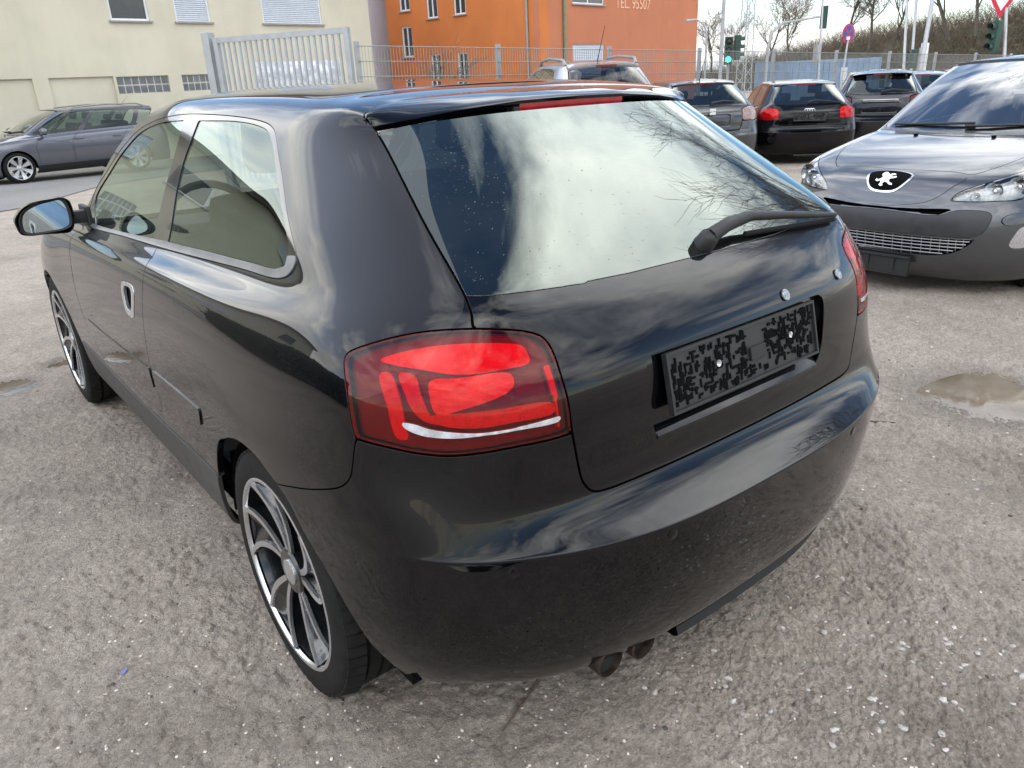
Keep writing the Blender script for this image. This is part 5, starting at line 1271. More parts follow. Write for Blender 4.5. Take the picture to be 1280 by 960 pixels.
# ------------------------------------------------------------------ buildings behind the yard
def render_mat(name, base, vary=.06, streak=.12):
    m, nt, b = newmat(name); setp(b, rough=.9); v = mapping(nt); vs = mapping(nt, 'Object', (2.2, 2.2, .25))
    f = noise_fac(nt, v, .7, 6); s = noise_fac(nt, vs, 1.6, 6, .6, .45, .75)
    c = mixcol(nt, f, tuple(x*(1-vary) for x in base), tuple(x*(1+vary) for x in base)); c = mixcol(nt, mathn(nt, 'MULTIPLY', s, streak), c, tuple(x*.6 for x in base))
    nt.links.new(c, b.inputs['Base Color']); bump(nt, b, noise_fac(nt, v, 45, 4), .25, .01); return m
render_mat('cream_render', (.60, .555, .435)); render_mat('orange_render', (.56, .175, .046)); render_mat('shaded_orange_render', (.49, .175, .09)); render_mat('lilac_render', (.60, .57, .62))
plain('window_white', (.75, .76, .78), .35, vary=.05); plain('shutter_grey', (.62, .66, .72), .45, vary=.05); plain('window_dark', (.03, .035, .04), .08, vary=.1, coat=.6); plain('sill_stone', (.30, .28, .27), .7); plain('glass_block', (.10, .11, .125), .12, vary=.3, scale=4, coat=.5); plain('mortar', (.55, .53, .48), .8); plain('roof_tile_red', (.25, .09, .06), .7); plain('pipe_zinc', (.32, .33, .34), .45, metal=.4); plain('pipe_green', (.19, .22, .13), .5)
plain('eave_dark', (.06, .05, .045), .7); plain('wine_frame', (.12, .03, .03), .4); plain('faded_letter', (.80, .46, .30), .85)
class Face:
    """vertical facade: s along it, z up, d outwards"""
    def __init__(s, P0, wd, root): s.P0 = Vector((P0[0], P0[1], 0)); s.wd = Vector((wd[0], wd[1], 0)).normalized(); s.n = Vector((s.wd.y, -s.wd.x, 0)); s.root = root; s.rot = Matrix(((s.wd.x, -s.n.x, 0), (s.wd.y, -s.n.y, 0), (0, 0, 1)))
    def p(s, a, z, d=0): q = s.P0+s.wd*a+s.n*d; return Vector((q.x, q.y, z))
    def box(s, mb, a0, a1, z0, z1, d0, d1): mb.box(s.p((a0+a1)/2, (z0+z1)/2, (d0+d1)/2), (a1-a0, d1-d0, z1-z0), rot=s.rot); return mb
    def part(s, name, mat, a0, a1, z0, z1, d0, d1, parent=None): return s.box(MB(), a0, a1, z0, z1, d0, d1).build(name, mat, parent or s.root)
    def wall(s, name, mat, a0, a1, z0, z1, holes, th=.3):
        """solid wall with rectangular openings, as one mesh"""
        A = sorted({a0, a1, *[h[0] for h in holes], *[h[1] for h in holes]}); Z = sorted({z0, z1, *[h[2] for h in holes], *[h[3] for h in holes]}); mb = MB(); bm = mb.bm; cache = {}
        def vert(a, z, d):
            k = (round(a, 4), round(z, 4), d)
            if k not in cache: cache[k] = bm.verts.new(s.p(a, z, d))
            return cache[k]
        solid = lambda i, j: 0 <= i < len(A)-1 and 0 <= j < len(Z)-1 and not any(h[0]-1e-6 <= A[i] and A[i+1] <= h[1]+1e-6 and h[2]-1e-6 <= Z[j] and Z[j+1] <= h[3]+1e-6 for h in holes)
        for i in range(len(A)-1):
            for j in range(len(Z)-1):
                if not solid(i, j): continue
                a, b_, c, d = A[i], A[i+1], Z[j], Z[j+1]
                bm.faces.new([vert(a, c, 0), vert(b_, c, 0), vert(b_, d, 0), vert(a, d, 0)]); bm.faces.new([vert(a, c, -th), vert(a, d, -th), vert(b_, d, -th), vert(b_, c, -th)])
                for (di, dj, e) in ((-1, 0, (a, c, a, d)), (1, 0, (b_, d, b_, c)), (0, -1, (b_, c, a, c)), (0, 1, (a, d, b_, d))):
                    if not solid(i+di, j+dj): bm.faces.new([vert(e[0], e[1], 0), vert(e[2], e[3], 0), vert(e[2], e[3], -th), vert(e[0], e[1], -th)])
        return mb.build(name, mat, s.root)
    def window(s, a0, a1, z0, z1, sill=True, mull=1, glassm='window_dark', frame='window_white', cross=False, dep=.10):
        w = MB(); t = .055
        for q in ((a0, a0+t, z0, z1), (a1-t, a1, z0, z1), (a0+t, a1-t, z0, z0+t), (a0+t, a1-t, z1-t, z1)): s.box(w, *q, -dep, -dep+.06)
        for k in range(1, mull): c = a0+(a1-a0)*k/mull; s.box(w, c-t/2, c+t/2, z0+t, z1-t, -dep, -dep+.055)
        f = w.build('window', frame, s.root); s.part('pane', glassm, a0+t*.5, a1-t*.5, z0+t*.5, z1-t*.5, -dep+.005, -dep+.02, f)
        if sill: s.part('sill', 'sill_stone', a0-.06, a1+.06, z0-.05, z0-.005, -dep, .07, f)
        return f
    def shutter(s, a0, a1, z0, z1, n, sill=True):
        f = MB(); t = .05
        for q in ((a0, a0+t, z0, z1), (a1-t, a1, z0, z1)): s.box(f, *q, -.09, -.03)
        f = f.build('window', 'window_white', s.root)
        h = (z1-z0)/n
        for k in range(n):
            z = z0+k*h; mb = MB(); bm = mb.bm
            prof = [(-.075, z+.002), (-.052, z+h*.25), (-.052, z+h*.75), (-.075, z+h-.002)]
            L_ = [[bm.verts.new(s.p(a, zz, d)) for d, zz in prof] for a in (a0+t, a1-t)]
            for i in range(3): bm.faces.new((L_[0][i], L_[1][i], L_[1][i+1], L_[0][i+1]))
            mb.build('shutter_slat', 'shutter_grey', f)
        s.part('shutter_backing', 'window_dark', a0+t, a1-t, z0, z1, -.10, -.085, f)
        if sill: s.part('sill', 'sill_stone', a0-.06, a1+.06, z0-.05, z0-.005, -.1, .07, f)
# cream building
root = empty('cream_building', (5.97, 25.09, -.55), 0, 'cream rendered building with roller shutters and glass block windows', 'building')
fc = Face((5.97, 25.09), (.98357, .18052), root)
LEFTW = [(-6.6, -5.4), (-9.8, -7.6), (-13.2, -12.0), (-16.6, -14.4), (-19.8, -18.6)]; LEFTB = [(-11.6, -10.0), (-14.4, -12.8), (-18.0, -16.4)]
holes = [(a, b, 3.36, 4.62) for a, b in LEFTW]+[(a, b, 1.41, 1.88) for a, b in LEFTB]+[(-1.07, .05, 3.36, 4.62), (.87, 1.99, 3.36, 4.62), (3.85, 6.18, 3.36, 4.62), (-1.28, .28, 1.41, 1.88), (.70, 1.70, 1.41, 1.88), (-9.0, -3.5, -.7, 1.90), (-3.1, -1.36, -.7, 1.90)]
fc.P0 -= Vector((0, 0, 0)); w = fc.wall('wall', 'cream_render', -22, 8.3, -.7, 5.7, holes)
for o in (w,): pass
fc.part('recess_wall', 'cream_render', -9.0, -3.5, -.7, 1.90, -.26, -.07); fc.part('recess_wall', 'cream_render', -3.1, -1.36, -.7, 1.90, -.26, -.07)
side = Face((fc.p(8.3, 0).x, fc.p(8.3, 0).y), (-.18052, .98357), root); side.wall('side_wall', 'cream_render', .3, 11, -.7, 5.7, [])
fc.window(-1.07, .05, 3.36, 4.62); fc.shutter(.87, 1.99, 3.36, 4.62, 22); fc.shutter(3.85, 6.18, 3.36, 4.62, 22)
for k_, (a, b_) in enumerate(LEFTW): (fc.window(a, b_, 3.36, 4.62) if k_ % 2 == 0 else fc.shutter(a, b_, 3.36, 4.62, 16))
for a0, a1, n in ((-1.28, .28, 7), (.70, 1.70, 5))+tuple((a, b_, 7) for a, b_ in LEFTB):
    g = fc.part('glass_block_window', 'mortar', a0, a1, 1.41, 1.88, -.12, -.055)
    for i in range(n):
        for j in range(2):
            w_ = (a1-a0)/n; fc.box(MB(), a0+i*w_+.018, a0+(i+1)*w_-.018, 1.41+j*.235+.018, 1.41+(j+1)*.235-.018, -.056, -.045).build('glass_block', 'glass_block', g)
fc.part('roof', 'eave_dark', -22.5, 8.8, 5.7, 6.0, -11, .6)
# lilac building
root = empty('lilac_building', (15.5, 31.5, -.6), 0, 'narrow lilac-grey building between the cream and orange ones', 'building')
fl = Face((14.4, 33.2), (.98357, .18052), root)
fl.wall('wall', 'lilac_render', -1, 7.5, -.8, 9, [(3.0, 3.75, 3.8, 5.0), (2.5, 3.4, .9, 2.2)]); fl.window(3.0, 3.75, 3.8, 5.0, frame='wine_frame'); fl.window(2.5, 3.4, .9, 2.2, frame='wine_frame'); fl.part('roof', 'roof_tile_red', -1.3, 7.8, 9, 9.2, -8, .4)
# orange building
root = empty('orange_building', (20.08, 23.97, -.75), 0, 'orange rendered house with white windows and faded lettering', 'building')
fr = Face((20.08, 23.97), (.98357, .18052), root); fr.wall('wall', 'shaded_orange_render', 0, 12.63, -1.2, 8.2, [(2.15, 4.40, 1.25, 2.52), (2.15, 4.40, 4.02, 5.3)])  # face away from the sun gets a duller orange, shade put into colour
fr.shutter(2.15, 4.40, 1.25, 2.52, 20); fr.window(2.15, 4.40, 4.02, 5.3, mull=2)
fo = Face((20.08, 23.97), (.18052, -.98357), root)          # runs towards the viewer; s negative goes back
wl_h = [(7.25, 7.92, 4.28, 5.5), (5.54, 6.19, 3.87, 5.2), (3.88, 4.56, 3.89, 5.2), (7.25, 7.92, 2.4, 3.65), (5.56, 6.15, 1.0, 2.44), (3.92, 4.52, 1.0, 2.43)]
neg = [(-h[1], -h[0], h[2], h[3]) for h in wl_h]
fo.wall('side_wall', 'orange_render', -8.84, -.302, -1.2, 8.2, neg)
for h in neg: fo.window(*h, mull=2)
b = MB(); b.tube([fo.p(-.58, -1, .06), fo.p(-.58, 8.2, .06)], .05, 10); b.build('downpipe', 'pipe_zinc', root, 40)
b = MB(); b.tube([fr.p(1.55, -1, .06), fr.p(1.55, 8.2, .06)], .07, 10); b.build('downpipe', 'pipe_green', root, 40)
fr.part('roof', 'roof_tile_red', -.5, 13.1, 8.2, 8.4, -9.3, .45)
fr.part('corner_band', 'orange_render', .0, .55, -1.2, 8.18, .002, .012)
cu = bpy.data.curves.new('lettering', 'FONT'); cu.body = 'TEL. 95507'; cu.size = .62; cu.extrude = .006
ft = bpy.data.objects.new('lettering_tmp', cu); COL.objects.link(ft); bpy.context.view_layer.update()
me = bpy.data.meshes.new_from_object(ft); bpy.data.objects.remove(ft)
o = link('lettering', me, 'faded_letter', root); o['kind'] = 'stuff'; q = fr.p(5.25, 3.95, .012); o.matrix_basis = Matrix(((fr.wd.x, 0, fr.n.x, q.x), (fr.wd.y, 0, fr.n.y, q.y), (0, 1, 0, q.z), (0, 0, 0, 1)))
# everything under a building root is built in world coordinates
for r in [x for x in bpy.data.objects if x.parent is None and x.type == 'EMPTY' and x.name.split('.')[0].endswith('_building')]:
    inv = Matrix.Translation(-Vector(r.location))
    for ch in r.children: ch.matrix_parent_inverse = inv
# ------------------------------------------------------------------ gate, fence, poles and signals
plain('steel_grey', (.36, .37, .38), .45, metal=.5, vary=.1, scale=6); plain('fence_wire', (.28, .30, .29), .5, metal=.4, vary=.1); plain('mast_zinc', (.38, .39, .40), .5, metal=.4, vary=.1); plain('signal_green', (.02, .06, .045), .5); plain('sign_red', (.55, .02, .05), .4); plain('sign_blue', (.03, .06, .30), .4); plain('sign_white', (.75, .75, .75), .4); plain('signal_lens', (.01, .012, .012), .2, coat=.5); plain('container_blue', (.16, .24, .36), .5, vary=.15, scale=2); plain('white_print', (.62, .64, .66), .5)
m, nt, b = newmat('signal_lit'); setp(b, base=(.0, .5, .25), emit=(.05, 1.0, .55), estr=2.2)
m, nt, b = newmat('pale_sheet'); setp(b, rough=.6); v = mapping(nt); nt.links.new(mixcol(nt, noise_fac(nt, v, 6, 6, .6, .42, .6), (.40, .41, .44), (.70, .71, .73)), b.inputs['Base Color'])
def gz(p): return float(ground_z(p[0], p[1]))
def bar(mb, p, q, w): mb.tube([p, q], w, 4); return mb
# swing gate leaf standing open
HB = Vector((*at_depth(267, 12.6, 55), 0)); HA = Vector((*at_depth(437, 11.5, 45), 0))
g = empty('steel_gate', (HA.x, HA.y, gz(HA)), 0, 'grey steel bar gate standing open before the cream wall', 'gate')
def gpnt(t, z): return HA+(HB-HA)*t-Vector((HA.x, HA.y, 0))+Vector((0, 0, z-gz(HA)))
gd = (HB-HA).normalized(); grot = Matrix(((gd.x, -gd.y, 0), (gd.y, gd.x, 0), (0, 0, 1)))
GL = (HB-HA).length; ztop = 2.20; zbot = -.10
for nm, t in (('gate_stile', .018), ('gate_stile', .975)):
    b = MB(); p = gpnt(t, (ztop+zbot)/2); b.box(p, (.09, .07, ztop-zbot), rot=grot); b.build(nm, 'steel_grey', g)
for z in (ztop-.04, zbot+.04):
    b = MB(); b.box(gpnt(.4965, z), (GL*.957-.09, .06, .08), rot=grot); b.build('gate_rail', 'steel_grey', g)
for k in range(21):
    b = MB(); b.box(gpnt(.052+.895*(k+.5)/21, (ztop+zbot)/2), (.034, .03, ztop-zbot-.16), rot=grot); b.build('gate_bar', 'steel_grey', g)
b = MB(); p = HB+gd*.10; b.box((p.x, p.y, .98), (.15, .15, 2.62), rot=grot, bevel=.01); tag(b.build('gate_post', 'steel_grey'), 'square grey steel post beside the open bar gate', 'post')
b = MB(); s0 = at_depth(330, 14.2); s1 = at_depth(432, 15.0); d_ = Vector((s1[0]-s0[0], s1[1]-s0[1], 0)); L_ = d_.length; d_.normalize()
rows = [[(s0[0]+d_.x*L_*t, s0[1]+d_.y*L_*t, z) for z in (-.4, .3, 1.0, 1.55, 1.84)] for t in np.linspace(0, 1, 9)]
o = loft('sheet_panel', rows, 'pale_sheet', None, solid=.03); tag(o, 'pale mottled sheeting behind the bars of the open gate', 'sheeting')
# double-rod mesh fence: posts every 2.5 m along the street side of the yard
FA = Vector((4.32, 9.72, 0)); FD = Vector((1, -.006, 0)).normalized(); NP = 12
def ftop(i): return 1.90-.062*i
for i in range(NP):
    p = FA+FD*2.5*i; zt = ftop(i); zb = gz(p)-.05
    if i < NP-1:
        f = empty('mesh_fence', (p.x, p.y, gz(p)), 0, 'double-rod steel mesh fence panel along the street side, with its post', 'fence', 'mesh fence panels along the street side')
        b = MB(); b.box((0, 0, (zt+.06+zb)/2-gz(p)), (.06, .06, zt+.06-zb)); b.build('fence_post', 'steel_grey', f)
        z2 = ftop(i+1); ww = MB(); hh = MB(); n = 49
        q = FD*2.5
        for k in range(1, n):
            t = k/n; x = q*t; top = zt+(z2-zt)*t-gz(p); ww.tube([(x.x, x.y-.05, zb-gz(p)+.1), (x.x, x.y-.05, top)], .0042, 3, caps=False)
        for j in range(10):
            dz = -j*.2; hh.tube([(0, -.042, zt+dz-gz(p)), (q.x, q.y-.042, z2+dz-gz(p))], .0055, 4, caps=False); hh.tube([(0, -.060, zt+dz-gz(p)), (q.x, q.y-.060, z2+dz-gz(p))], .0055, 4, caps=False)
        tag(ww.build('vertical_rods', 'fence_wire', f), kind='stuff'); tag(hh.build('horizontal_rods', 'fence_wire', f), kind='stuff')
        f['label'] = ['steel mesh fence panel next to the open bar gate', 'steel mesh fence panel in front of the orange house corner', 'steel mesh fence panel before the rolled-down shutter of the orange house', 'steel mesh fence panel at the right end of the orange house', 'steel mesh fence panel in front of the green traffic light', 'steel mesh fence panel in front of the blue container', 'steel mesh fence panel beside the leaning no-stopping sign', 'steel mesh fence panel just right of the no-stopping sign', 'steel mesh fence panel before the white pillar of the small signal', 'steel mesh fence panel above the red car roof', 'steel mesh fence panel behind the grey front-facing car roof'][i]
def pt(px, py, dep):
    v = _f+_r*((px-640)/959.545)-_u*((py-480)/959.545); return CAM+v*dep
def pole(name, label, cat, px, py, dep, top_py, r, px2=None, mat='mast_zinc'):
    a = pt(px, py, dep); z0 = gz(a)-.3
    b_ = pt(px2 if px2 is not None else px, top_py, dep); base = Vector((a.x, a.y, z0)) if px2 is None else a+(a-b_)*((a.z-z0)/max(.1, (b_.z-a.z)))
    top = Vector((a.x, a.y, b_.z)) if px2 is None else b_
    o = empty(name, base, 0, label, cat); b = MB(); b.tube([(0, 0, 0), top-base], [r, r*.75], 10); b.build('pole', mat, o, 40); return o, base, top
def signal(root, off, facing, lit=None, s=1.0):
    """three-lens traffic signal head hung on root at offset off, lenses towards 'facing'"""
    fa = Vector(facing); fa.z = 0; fa.normalize(); rt = Vector((fa.y, -fa.x, 0)); rot = Matrix(((rt.x, -fa.x, 0), (rt.y, -fa.y, 0), (0, 0, 1)))
    h = MB(); h.box(off, (.30*s, .22*s, .92*s), rot=rot, bevel=.03); hd = h.build('signal_head', 'signal_green', root)
    for k in range(3):
        c_ = Vector(off)+Vector((0, 0, (.29-.29*k)*s))+fa*.112*s
        M = Matrix.Translation(c_) @ Matrix(((fa.x, rt.x, 0, 0), (fa.y, rt.y, 0, 0), (0, 0, 1, 0), (0, 0, 0, 1)))
        b = MB(); b.lathe([(.10*s, 0), (.10*s, .006), (0, .014)], 20, M); b.build('signal_lens', 'signal_lit' if lit == k else 'signal_lens', hd, 40)
        b = MB(); vs = []
        rows = [[M @ Vector((x, .115*s*math.cos(a), .115*s*math.sin(a))) for a in np.linspace(-.3, math.pi+.3, 12)] for x in (0, .16*s)]
        loft('signal_visor', rows, 'signal_green', hd)
to_cam = lambda p: Vector((CAM.x-p.x, CAM.y-p.y, 0)).normalized()
o, bs, tp = pole('street_lamp', 'tall thin grey lamp post at the right edge of the orange house', 'lamp post', 900, 95, 27, -60, .07)
o, bs, tp = pole('street_lamp', 'small curved street lamp beside the orange house wall', 'lamp post', 881, 95, 30, 45, .05)
b = MB(); zt = tp.z-bs.z; w = _r*-1; b.tube([(0, 0, zt), Vector((0, 0, zt+.35))+w*.1, Vector((0, 0, zt+.55))+w*.4, Vector((0, 0, zt+.5))+w*.8], [.04, .035, .03, .06], 8); b.build('lamp_arm', 'mast_zinc', o, 40)
o, bs, tp = pole('traffic_light', 'traffic light showing green left of the lattice mast', 'traffic light', 909, 95, 28, 50, .055)
signal(o, Vector((0, 0, pt(907, 64, 28).z-bs.z))+to_cam(tp)*.22, to_cam(tp), lit=2); signal(o, Vector((0, 0, pt(907, 60, 28).z-bs.z))+_r*.30, _r, s=.9)
# lattice mast
a = pt(930, 95, 62); o = empty('lattice_mast', (a.x, a.y, -1.6), 0, 'tall grey lattice mast behind the green traffic light', 'mast')
for sx in (-1, 1):
    for sy in (-1, 1): b = MB(); b.tube([(sx*.45, sy*.45, 0), (sx*.22, sy*.22, 16)], .05, 4); b.build('mast_leg', 'mast_zinc', o)
b = MB()
for k in range(22):
    z = k*.72; w0 = .45-.23*z/16; w1 = .45-.23*(z+.72)/16
    for (ax, ay, bx, by) in ((-1, -1, 1, -1), (1, -1, 1, 1), (1, 1, -1, 1), (-1, 1, -1, -1)):
        q = (ax, ay, bx, by) if k % 2 else (bx, by, ax, ay); b.tube([(q[0]*w0, q[1]*w0, z), (q[2]*w1, q[3]*w1, z+.72)], .028, 3, caps=False)
b.build('mast_bracing', 'mast_zinc', o); b = MB(); b.tube([(-2.2, 0, 9.5), (2.2, 0, 9.5)], .06, 4); b.build('mast_crossarm', 'mast_zinc', o)
# mast arm carrying a signal seen from behind
o, bs, tp = pole('traffic_light', 'traffic light seen from behind, hung on a long mast arm', 'traffic light', 957, 95, 34, 62, .09)
zt = tp.z-bs.z; e = pt(1030, 20, 34)-bs; b = MB(); b.tube([(0, 0, zt), Vector((0, 0, zt+.7))+_r*.15, Vector((0, 0, zt+1.05))+_r*.6, e], [.07, .06, .055, .04], 8); b.build('mast_arm', 'mast_zinc', o, 40)
signal(o, e+Vector((0, 0, -.05)), -to_cam(tp))
o, bs, tp = pole('street_pole', 'thin straight pole below the hung traffic light', 'pole', 1023, 95, 33, -20, .05, 1030); 
b = MB(); q = pt(1021, 68, 33)-bs; b.box(q, (.30, .22, .8), bevel=.02); b.build('signal_box', 'steel_grey', o)
# no-stopping sign on a leaning post
o, bs, tp = pole('road_sign', 'round red and blue no-stopping sign on a leaning post', 'sign', 1053, 95, 25.5, 50, .035, 1060)
fa = to_cam(tp); rt = Vector((fa.y, -fa.x, 0)); c_ = pt(1060.5, 42, 25.5)-bs+fa*.06; fa2 = (fa*.62+rt*-.78).normalized()
M = Matrix.Translation(c_) @ fa2.to_track_quat('X', 'Z').to_matrix().to_4x4()
b = MB(); b.lathe([(.0, -.006), (.30, -.006), (.30, .006), (.245, .0075), (.0, .0075)], 36, M); sg = b.build('sign_rim', 'sign_red', o, 30)
b = MB(); b.lathe([(.245, .008), (.245, .011), (0, .011)], 36, M); b.build('sign_field', 'sign_blue', sg, 30)
for s_ in (-1, 1): b = MB(); b.box((.0125, 0, 0), (.003, .46, .05), rot=Matrix.Rotation(s_*math.pi/4, 3, 'X')); b.bm.transform(M); b.build('sign_bar', 'sign_red', sg)
b = MB(); b.box((.014, 0, -.14), (.003, .17, .10)); b.bm.transform(M); b.build('sign_sticker', 'sign_white', sg)
o, bs, tp = pole('street_pole', 'thick leaning grey pole at the right before the slope', 'pole', 1150, 90, 30, -25, .10, 1170)
o, bs, tp = pole('street_pole', 'left one of two thin poles above the slope', 'pole', 1131, 60, 60, -20, .12, 1135)
o, bs, tp = pole('street_pole', 'right one of two thin poles above the slope', 'pole', 1141, 60, 60, -20, .12, 1147)
o, bs, tp = pole('traffic_light', 'small dark traffic light beside a white pillar at the slope', 'traffic light', 1146, 92, 32, 60, .06)
signal(o, Vector((0, 0, pt(1140, 74, 32).z-bs.z))-_r*.25, -_r, s=.8); b = MB(); b.box(Vector((0, 0, pt(1148, 72, 32).z-bs.z))+_r*.18, (.28, .2, 1.1), bevel=.02); b.build('signal_back', 'sign_white', o)
o, bs, tp = pole('traffic_light', 'traffic light with a give-way sign above it, above the grey car', 'traffic light', 1255, 80, 24, -10, .06, 1259)
signal(o, pt(1243, 46, 24)-bs, (-_r*.8+to_cam(tp)*.5), s=.98)
fa = to_cam(tp); c_ = pt(1254, -4, 24)-bs+fa*.10; M = Matrix.Translation(c_) @ fa.to_track_quat('Z', 'Y').to_matrix().to_4x4()
tri = lambda r: [(r*math.sin(2*math.pi*k/3), -r*math.cos(2*math.pi*k/3)) for k in range(3)]
up = Vector((0, 0, 1)); M = Matrix.Translation(c_) @ Matrix(((-fa.y, 0, fa.x, 0), (fa.x, 0, fa.y, 0), (0, 1, 0, 0), (0, 0, 0, 1)))
b = MB(); b.prism(tri(.62), .01, M); sg = b.build('sign_rim', 'sign_red', o); b = MB(); b.prism(tri(.40), .004, M @ Matrix.Translation((0, 0, .0102))); b.build('sign_field', 'sign_white', sg)
# blue lorry container beyond the fence
a = pt(966, 84, 40); bq = pt(1078, 84, 44); d_ = Vector((bq.x-a.x, bq.y-a.y, 0)); L_ = d_.length; d_.normalize(); rot = Matrix(((d_.x, -d_.y, 0), (d_.y, d_.x, 0), (0, 0, 1)))
mid = (a+bq)/2; o = empty('container', (mid.x, mid.y, -1.2), 0, 'blue lorry container beyond the mesh fence', 'container')
b = MB(); b.box((0, 0, 1.55), (L_, 2.3, 2.3), rot=rot, bevel=.03); b.build('container_body', 'container_blue', o)
nrm = Vector((d_.y, -d_.x, 0))
for k in range(16): b = MB(); b.box(d_*(-L_/2+.15+k*(L_-.3)/15)+nrm*1.16+Vector((0, 0, 1.55)), (.05, .03, 2.2), rot=rot); b.build('container_rib', 'container_blue', o)
b = MB(); b.box(d_*.5+nrm*1.18+Vector((0, 0, 1.9)), (.55, .02, .75), rot=rot); b.build('container_print', 'white_print', o)
for x in (-1.6, 1.6):
    for s_ in (-1, 1): b = MB(); b.lathe([(.25, -.13), (.45, -.12), (.48, 0), (.45, .12), (.25, .13)], 20, Matrix.Translation(d_*x+nrm*s_+Vector((0, 0, .2))) @ rot.to_4x4() @ Matrix.Rotation(math.pi/2, 4, 'Z')); b.build('wheel', 'rubber', o, 40)
# ------------------------------------------------------------------ slope, thicket and bare trees
plain('bark', (.085, .072, .058), .9, vary=.3, scale=6); plain('twig_brown', (.14, .105, .075), .9, vary=.3, scale=3); plain('evergreen', (.085, .10, .045), .8, vary=.4, scale=2); plain('slope_earth', (.13, .105, .075), .95, vary=.3, scale=.6, bumps=.5, bscale=3); plain('dry_grass', (.17, .135, .085), .95, vary=.35, scale=1.0)
def tree_meshes(seed, H, spread=.55, levels=4, sides=(7, 5, 4, 3, 3), trunk=.035, fork=(3, 5), start=.25, up=.35, twig_r=.006):
    rr = random.Random(seed); limb = MB(); twig = MB()
    def grow(p, d, L, r, lev):
        n = 4 if lev < 2 else 3; pts = [p.copy()]; q = p.copy(); dd = d.copy()
        for i in range(n):
            dd = (dd+Vector((rr.gauss(0, .16), rr.gauss(0, .16), rr.gauss(0, .10)+up*.10))).normalized(); q = q+dd*(L/n); pts.append(q.copy())
        rad = [r*(1-.55*i/n) for i in range(n+1)]
        (limb if lev < 2 else twig).tube(pts, rad, sides[min(lev, 4)], caps=False)
        if lev >= levels: return
        k = rr.randint(*fork)+(2 if lev == 0 else 0)
        for j in range(k):
            t = start+(1-start)*(j+rr.random())/k if lev == 0 else .25+.75*(j+rr.random())/k
            f = min(n-1, int(t*n)); b0 = pts[f].lerp(pts[f+1], t*n-f); a = rr.uniform(0, 6.283)
            ax = dd.orthogonal().normalized(); ax.rotate(Matrix.Rotation(a, 3, dd)); ang = spread*rr.uniform(.6, 1.35)
            nd = (dd*math.cos(ang)+ax*math.sin(ang)); nd.z += up*.25; nd.normalize()
            grow(b0, nd, L*rr.uniform(.52, .72)*(1.05-.35*t if lev == 0 else 1), max(twig_r, rad[f]*rr.uniform(.42, .6)), lev+1)
    grow(Vector((0, 0, 0)), Vector((0, 0, 1)), H*.62, H*trunk*.5, 0)
    return limb.mesh('trunk', True), twig.mesh('crown', True)
def tree(name, label, cat, group, meshes, loc, rz, s):
    o = empty(name, loc, rz, label, cat, group); o.scale = (s, s, s); link('trunk', meshes[0], 'bark', o); link('crown', meshes[1], 'twig_brown', o); return o
TB = [tree_meshes(11, 9.0, .62, 4, fork=(4, 5), twig_r=.017), tree_meshes(23, 9.0, .5, 4, fork=(4, 5), twig_r=.017), tree_meshes(37, 8.0, .75, 4, fork=(4, 5), twig_r=.017)]
# the tree right of the view whose branches show in the glass
tb = tree_meshes(51, 12.5, .62, 5, fork=(4, 5), twig_r=.007, start=.12)
tree('bare_tree', 'large bare tree standing right of the grey car, mirrored in the rear glass', 'tree', None, tb, (12.8, .6, -.2), .3, 1.0)
# slope on the far side of the street
SA = pt(862, 80, 75); SB = pt(1420, 60, 52); sdir = Vector((SB.x-SA.x, SB.y-SA.y, 0)); SL = sdir.length; sdir.normalize(); sn = Vector((-sdir.y, sdir.x, 0))
def slope_h(t): return np.interp(t, [-.5, 0, .15, .3, .5, .7, 1, 1.4], [.6, .9, 1.6, 2.8, 3.6, 4.2, 4.9, 5.0])
rows = []
for t in np.linspace(-.6, 1.5, 90):
    row = []
    for k, (d_, hh) in enumerate(((-.3, -1.9), (0, -1.55), (4, .35), (8, .75), (14, 1.0), (40, 1.05))):
        p = SA+sdir*(SL*t)+sn*d_; top = slope_h(t); z = hh if k < 2 else -1.55+(top+1.55)*hh
        row.append((p.x, p.y, z+(mnoise.noise(Vector((p.x*.2, p.y*.2, 0)))*.5 if k > 1 else 0)))
    rows.append(row)
tag(loft('embankment', rows, 'slope_earth', None), kind='structure')
# leafless thicket covering the slope
rr = random.Random(3); mb = [MB(), MB()]
for i in range(2600):
    t = rr.uniform(-.05, 1.15); d_ = rr.uniform(.5, 15); top = slope_h(t); z = -1.55+(top+1.55)*np.interp(d_, [0, 4, 8, 14], [0, .35, .75, 1])
    p = SA+sdir*(SL*t)+sn*d_; p.z = z-.1; h = rr.uniform(.7, 2.6); g = 0 if rr.random() < .8 else 1
    for j in range(4):
        e = p+Vector((rr.gauss(0, .45), rr.gauss(0, .45), 1))*h*rr.uniform(.6, 1); m_ = p.lerp(e, .55)+Vector((rr.gauss(0, .12), rr.gauss(0, .12), .1))
        mb[g].tube([p, m_, e], [.022, .014, .006], 3, caps=False)
        for w in range(3):
            q = p.lerp(e, rr.uniform(.4, .95)); mb[g].tube([q, q+Vector((rr.gauss(0, .3), rr.gauss(0, .3), rr.uniform(.1, .5)))], [.010, .004], 3, caps=False)
tag(mb[0].build('thicket', 'twig_brown'), 'leafless brown thicket covering the far slope', 'thicket', kind='stuff'); tag(mb[1].build('dry_grass', 'dry_grass'), 'dry straw-coloured stems on the far slope', 'grass', kind='stuff')
lb = MB()
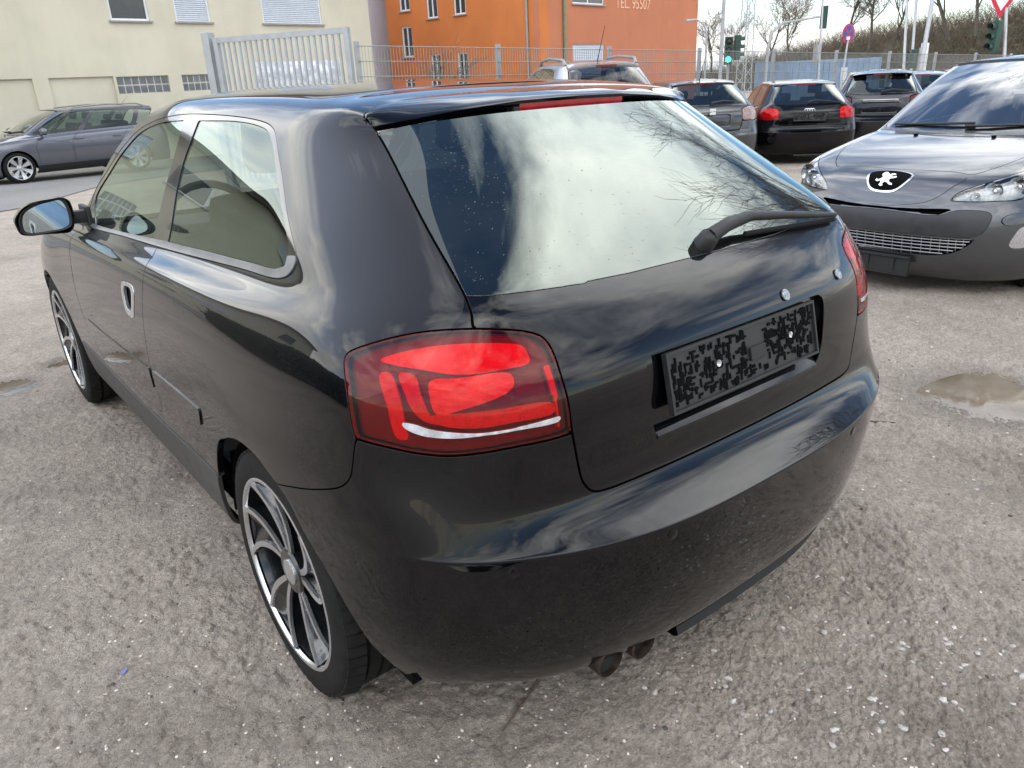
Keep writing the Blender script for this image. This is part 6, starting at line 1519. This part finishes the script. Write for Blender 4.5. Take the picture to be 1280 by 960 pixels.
for i in range(170):
    t = rr.uniform(.2, 1.1); d_ = rr.uniform(3, 13); p = SA+sdir*(SL*t)+sn*d_; p.z = -1.55+(slope_h(t)+1.55)*np.interp(d_, [0, 4, 8, 14], [0, .35, .75, 1]); s = rr.uniform(.5, 1.2)
    for k in range(90):
        v = Vector((rr.gauss(0, .5), rr.gauss(0, .5), abs(rr.gauss(0, .45))))*s; a = Vector((rr.gauss(0, 1), rr.gauss(0, 1), rr.gauss(0, 1))).normalized()*.16; b_ = a.orthogonal()*.5
        lb.bm.faces.new([lb.bm.verts.new(p+v+a), lb.bm.verts.new(p+v+b_), lb.bm.verts.new(p+v-a)])
tag(lb.build('ivy', 'evergreen'), 'dull green ivy and evergreen scrub on the far slope', 'scrub', kind='stuff')
SPOT = [(892, 78, 1.0, 0, 'slender bare tree just right of the orange house'), (915, 80, .9, 1, 'bare tree behind the green traffic light'), (962, 74, 1.05, 2, 'wide low bare tree left of the hanging signal'), (985, 72, 1.0, 0, 'bare tree behind the mast arm'), (1048, 68, 1.15, 1, 'bare tree behind the no-stopping sign'), (1085, 66, 1.25, 2, 'spreading bare tree right of the no-stopping sign'), (1115, 66, 1.0, 0, 'bare tree left of the two thin poles'), (1182, 62, 1.35, 1, 'tall bare tree right of the leaning pole'), (1215, 60, 1.3, 2, 'bare tree left of the give-way sign'), (1250, 58, 1.4, 0, 'tall bare tree behind the give-way sign'), (1290, 56, 1.4, 1, 'bare tree at the right edge of the picture')]
for i, (px, dep, s, k, lab) in enumerate(SPOT):
    p = pt(px, 70, dep); q = (p-SA); t = q.dot(sdir)/SL; z = -1.55+(slope_h(t)+1.55)*.8 if True else 0
    tree('bare_tree', lab, 'tree', 'bare trees on the far slope', TB[k], (p.x, p.y, float(min(z, slope_h(t)))-.3), i*1.3, s*.80)
# leafless shrub at the fence before the orange house
sh = tree_meshes(77, 2.6, .7, 3, fork=(4, 6), twig_r=.006, start=.08)
p = at_depth(535, 17.5); o = tree('bare_shrub', 'leafless shrub before the orange house wall', 'shrub', None, sh, (p[0], p[1], -.45), 0, 1.15)

# dark foliage added out of view to darken what the black paint mirrors
plain('added_hedge_leaf', (.020, .028, .012), .6, vary=.5, scale=5)
hb = MB(); rr = random.Random(12)
hroot = empty('added_hedge', (-6.2, 3.5, 0), 0, 'dark evergreen foliage added left of the view to darken reflections in the black paint', 'added_hedge')
lf = MB(); cb = MB()
for i in range(5): cb.tube([(rr.uniform(-.1, .1), 0+i*2.2, -.1), (rr.uniform(-.1, .1), 0+i*2.2, 1.4)], [.05, .02], 6)
cb.build('stem', 'bark', hroot)
for i in range(10000):
    x = rr.gauss(0, .28); y = rr.uniform(-.5, 9.5); top = 1.75+.18*mnoise.noise(Vector((y*.7, 3, 1))); z = top*(1-rr.random()**1.6); x *= 1-.35*z/top
    p = Vector((x, y, z)); a = Vector((rr.gauss(0, 1), rr.gauss(0, 1), rr.gauss(0, 1))).normalized()*.11; b_ = a.orthogonal().normalized()*.05
    lf.bm.faces.new([lf.bm.verts.new(p+a), lf.bm.verts.new(p+b_), lf.bm.verts.new(p-a), lf.bm.verts.new(p-b_)])
lf.build('foliage', 'added_hedge_leaf', hroot)
plain('added_hedge_core', (.006, .008, .004), .9, vary=.3, scale=3, spec=.1)
loft('dark_core', [[(x*(1+.2*mnoise.noise(Vector((y*.9, z*2, x)))), y, z*(1+.1*mnoise.noise(Vector((y*.6, 5, 1))))) for x, z in ((-.3, 0), (-.32, .7), (-.22, 1.35), (0, 1.5), (.22, 1.35), (.32, .7), (.3, 0))] for y in np.linspace(-.5, 9.5, 40)], 'added_hedge_core', hroot)
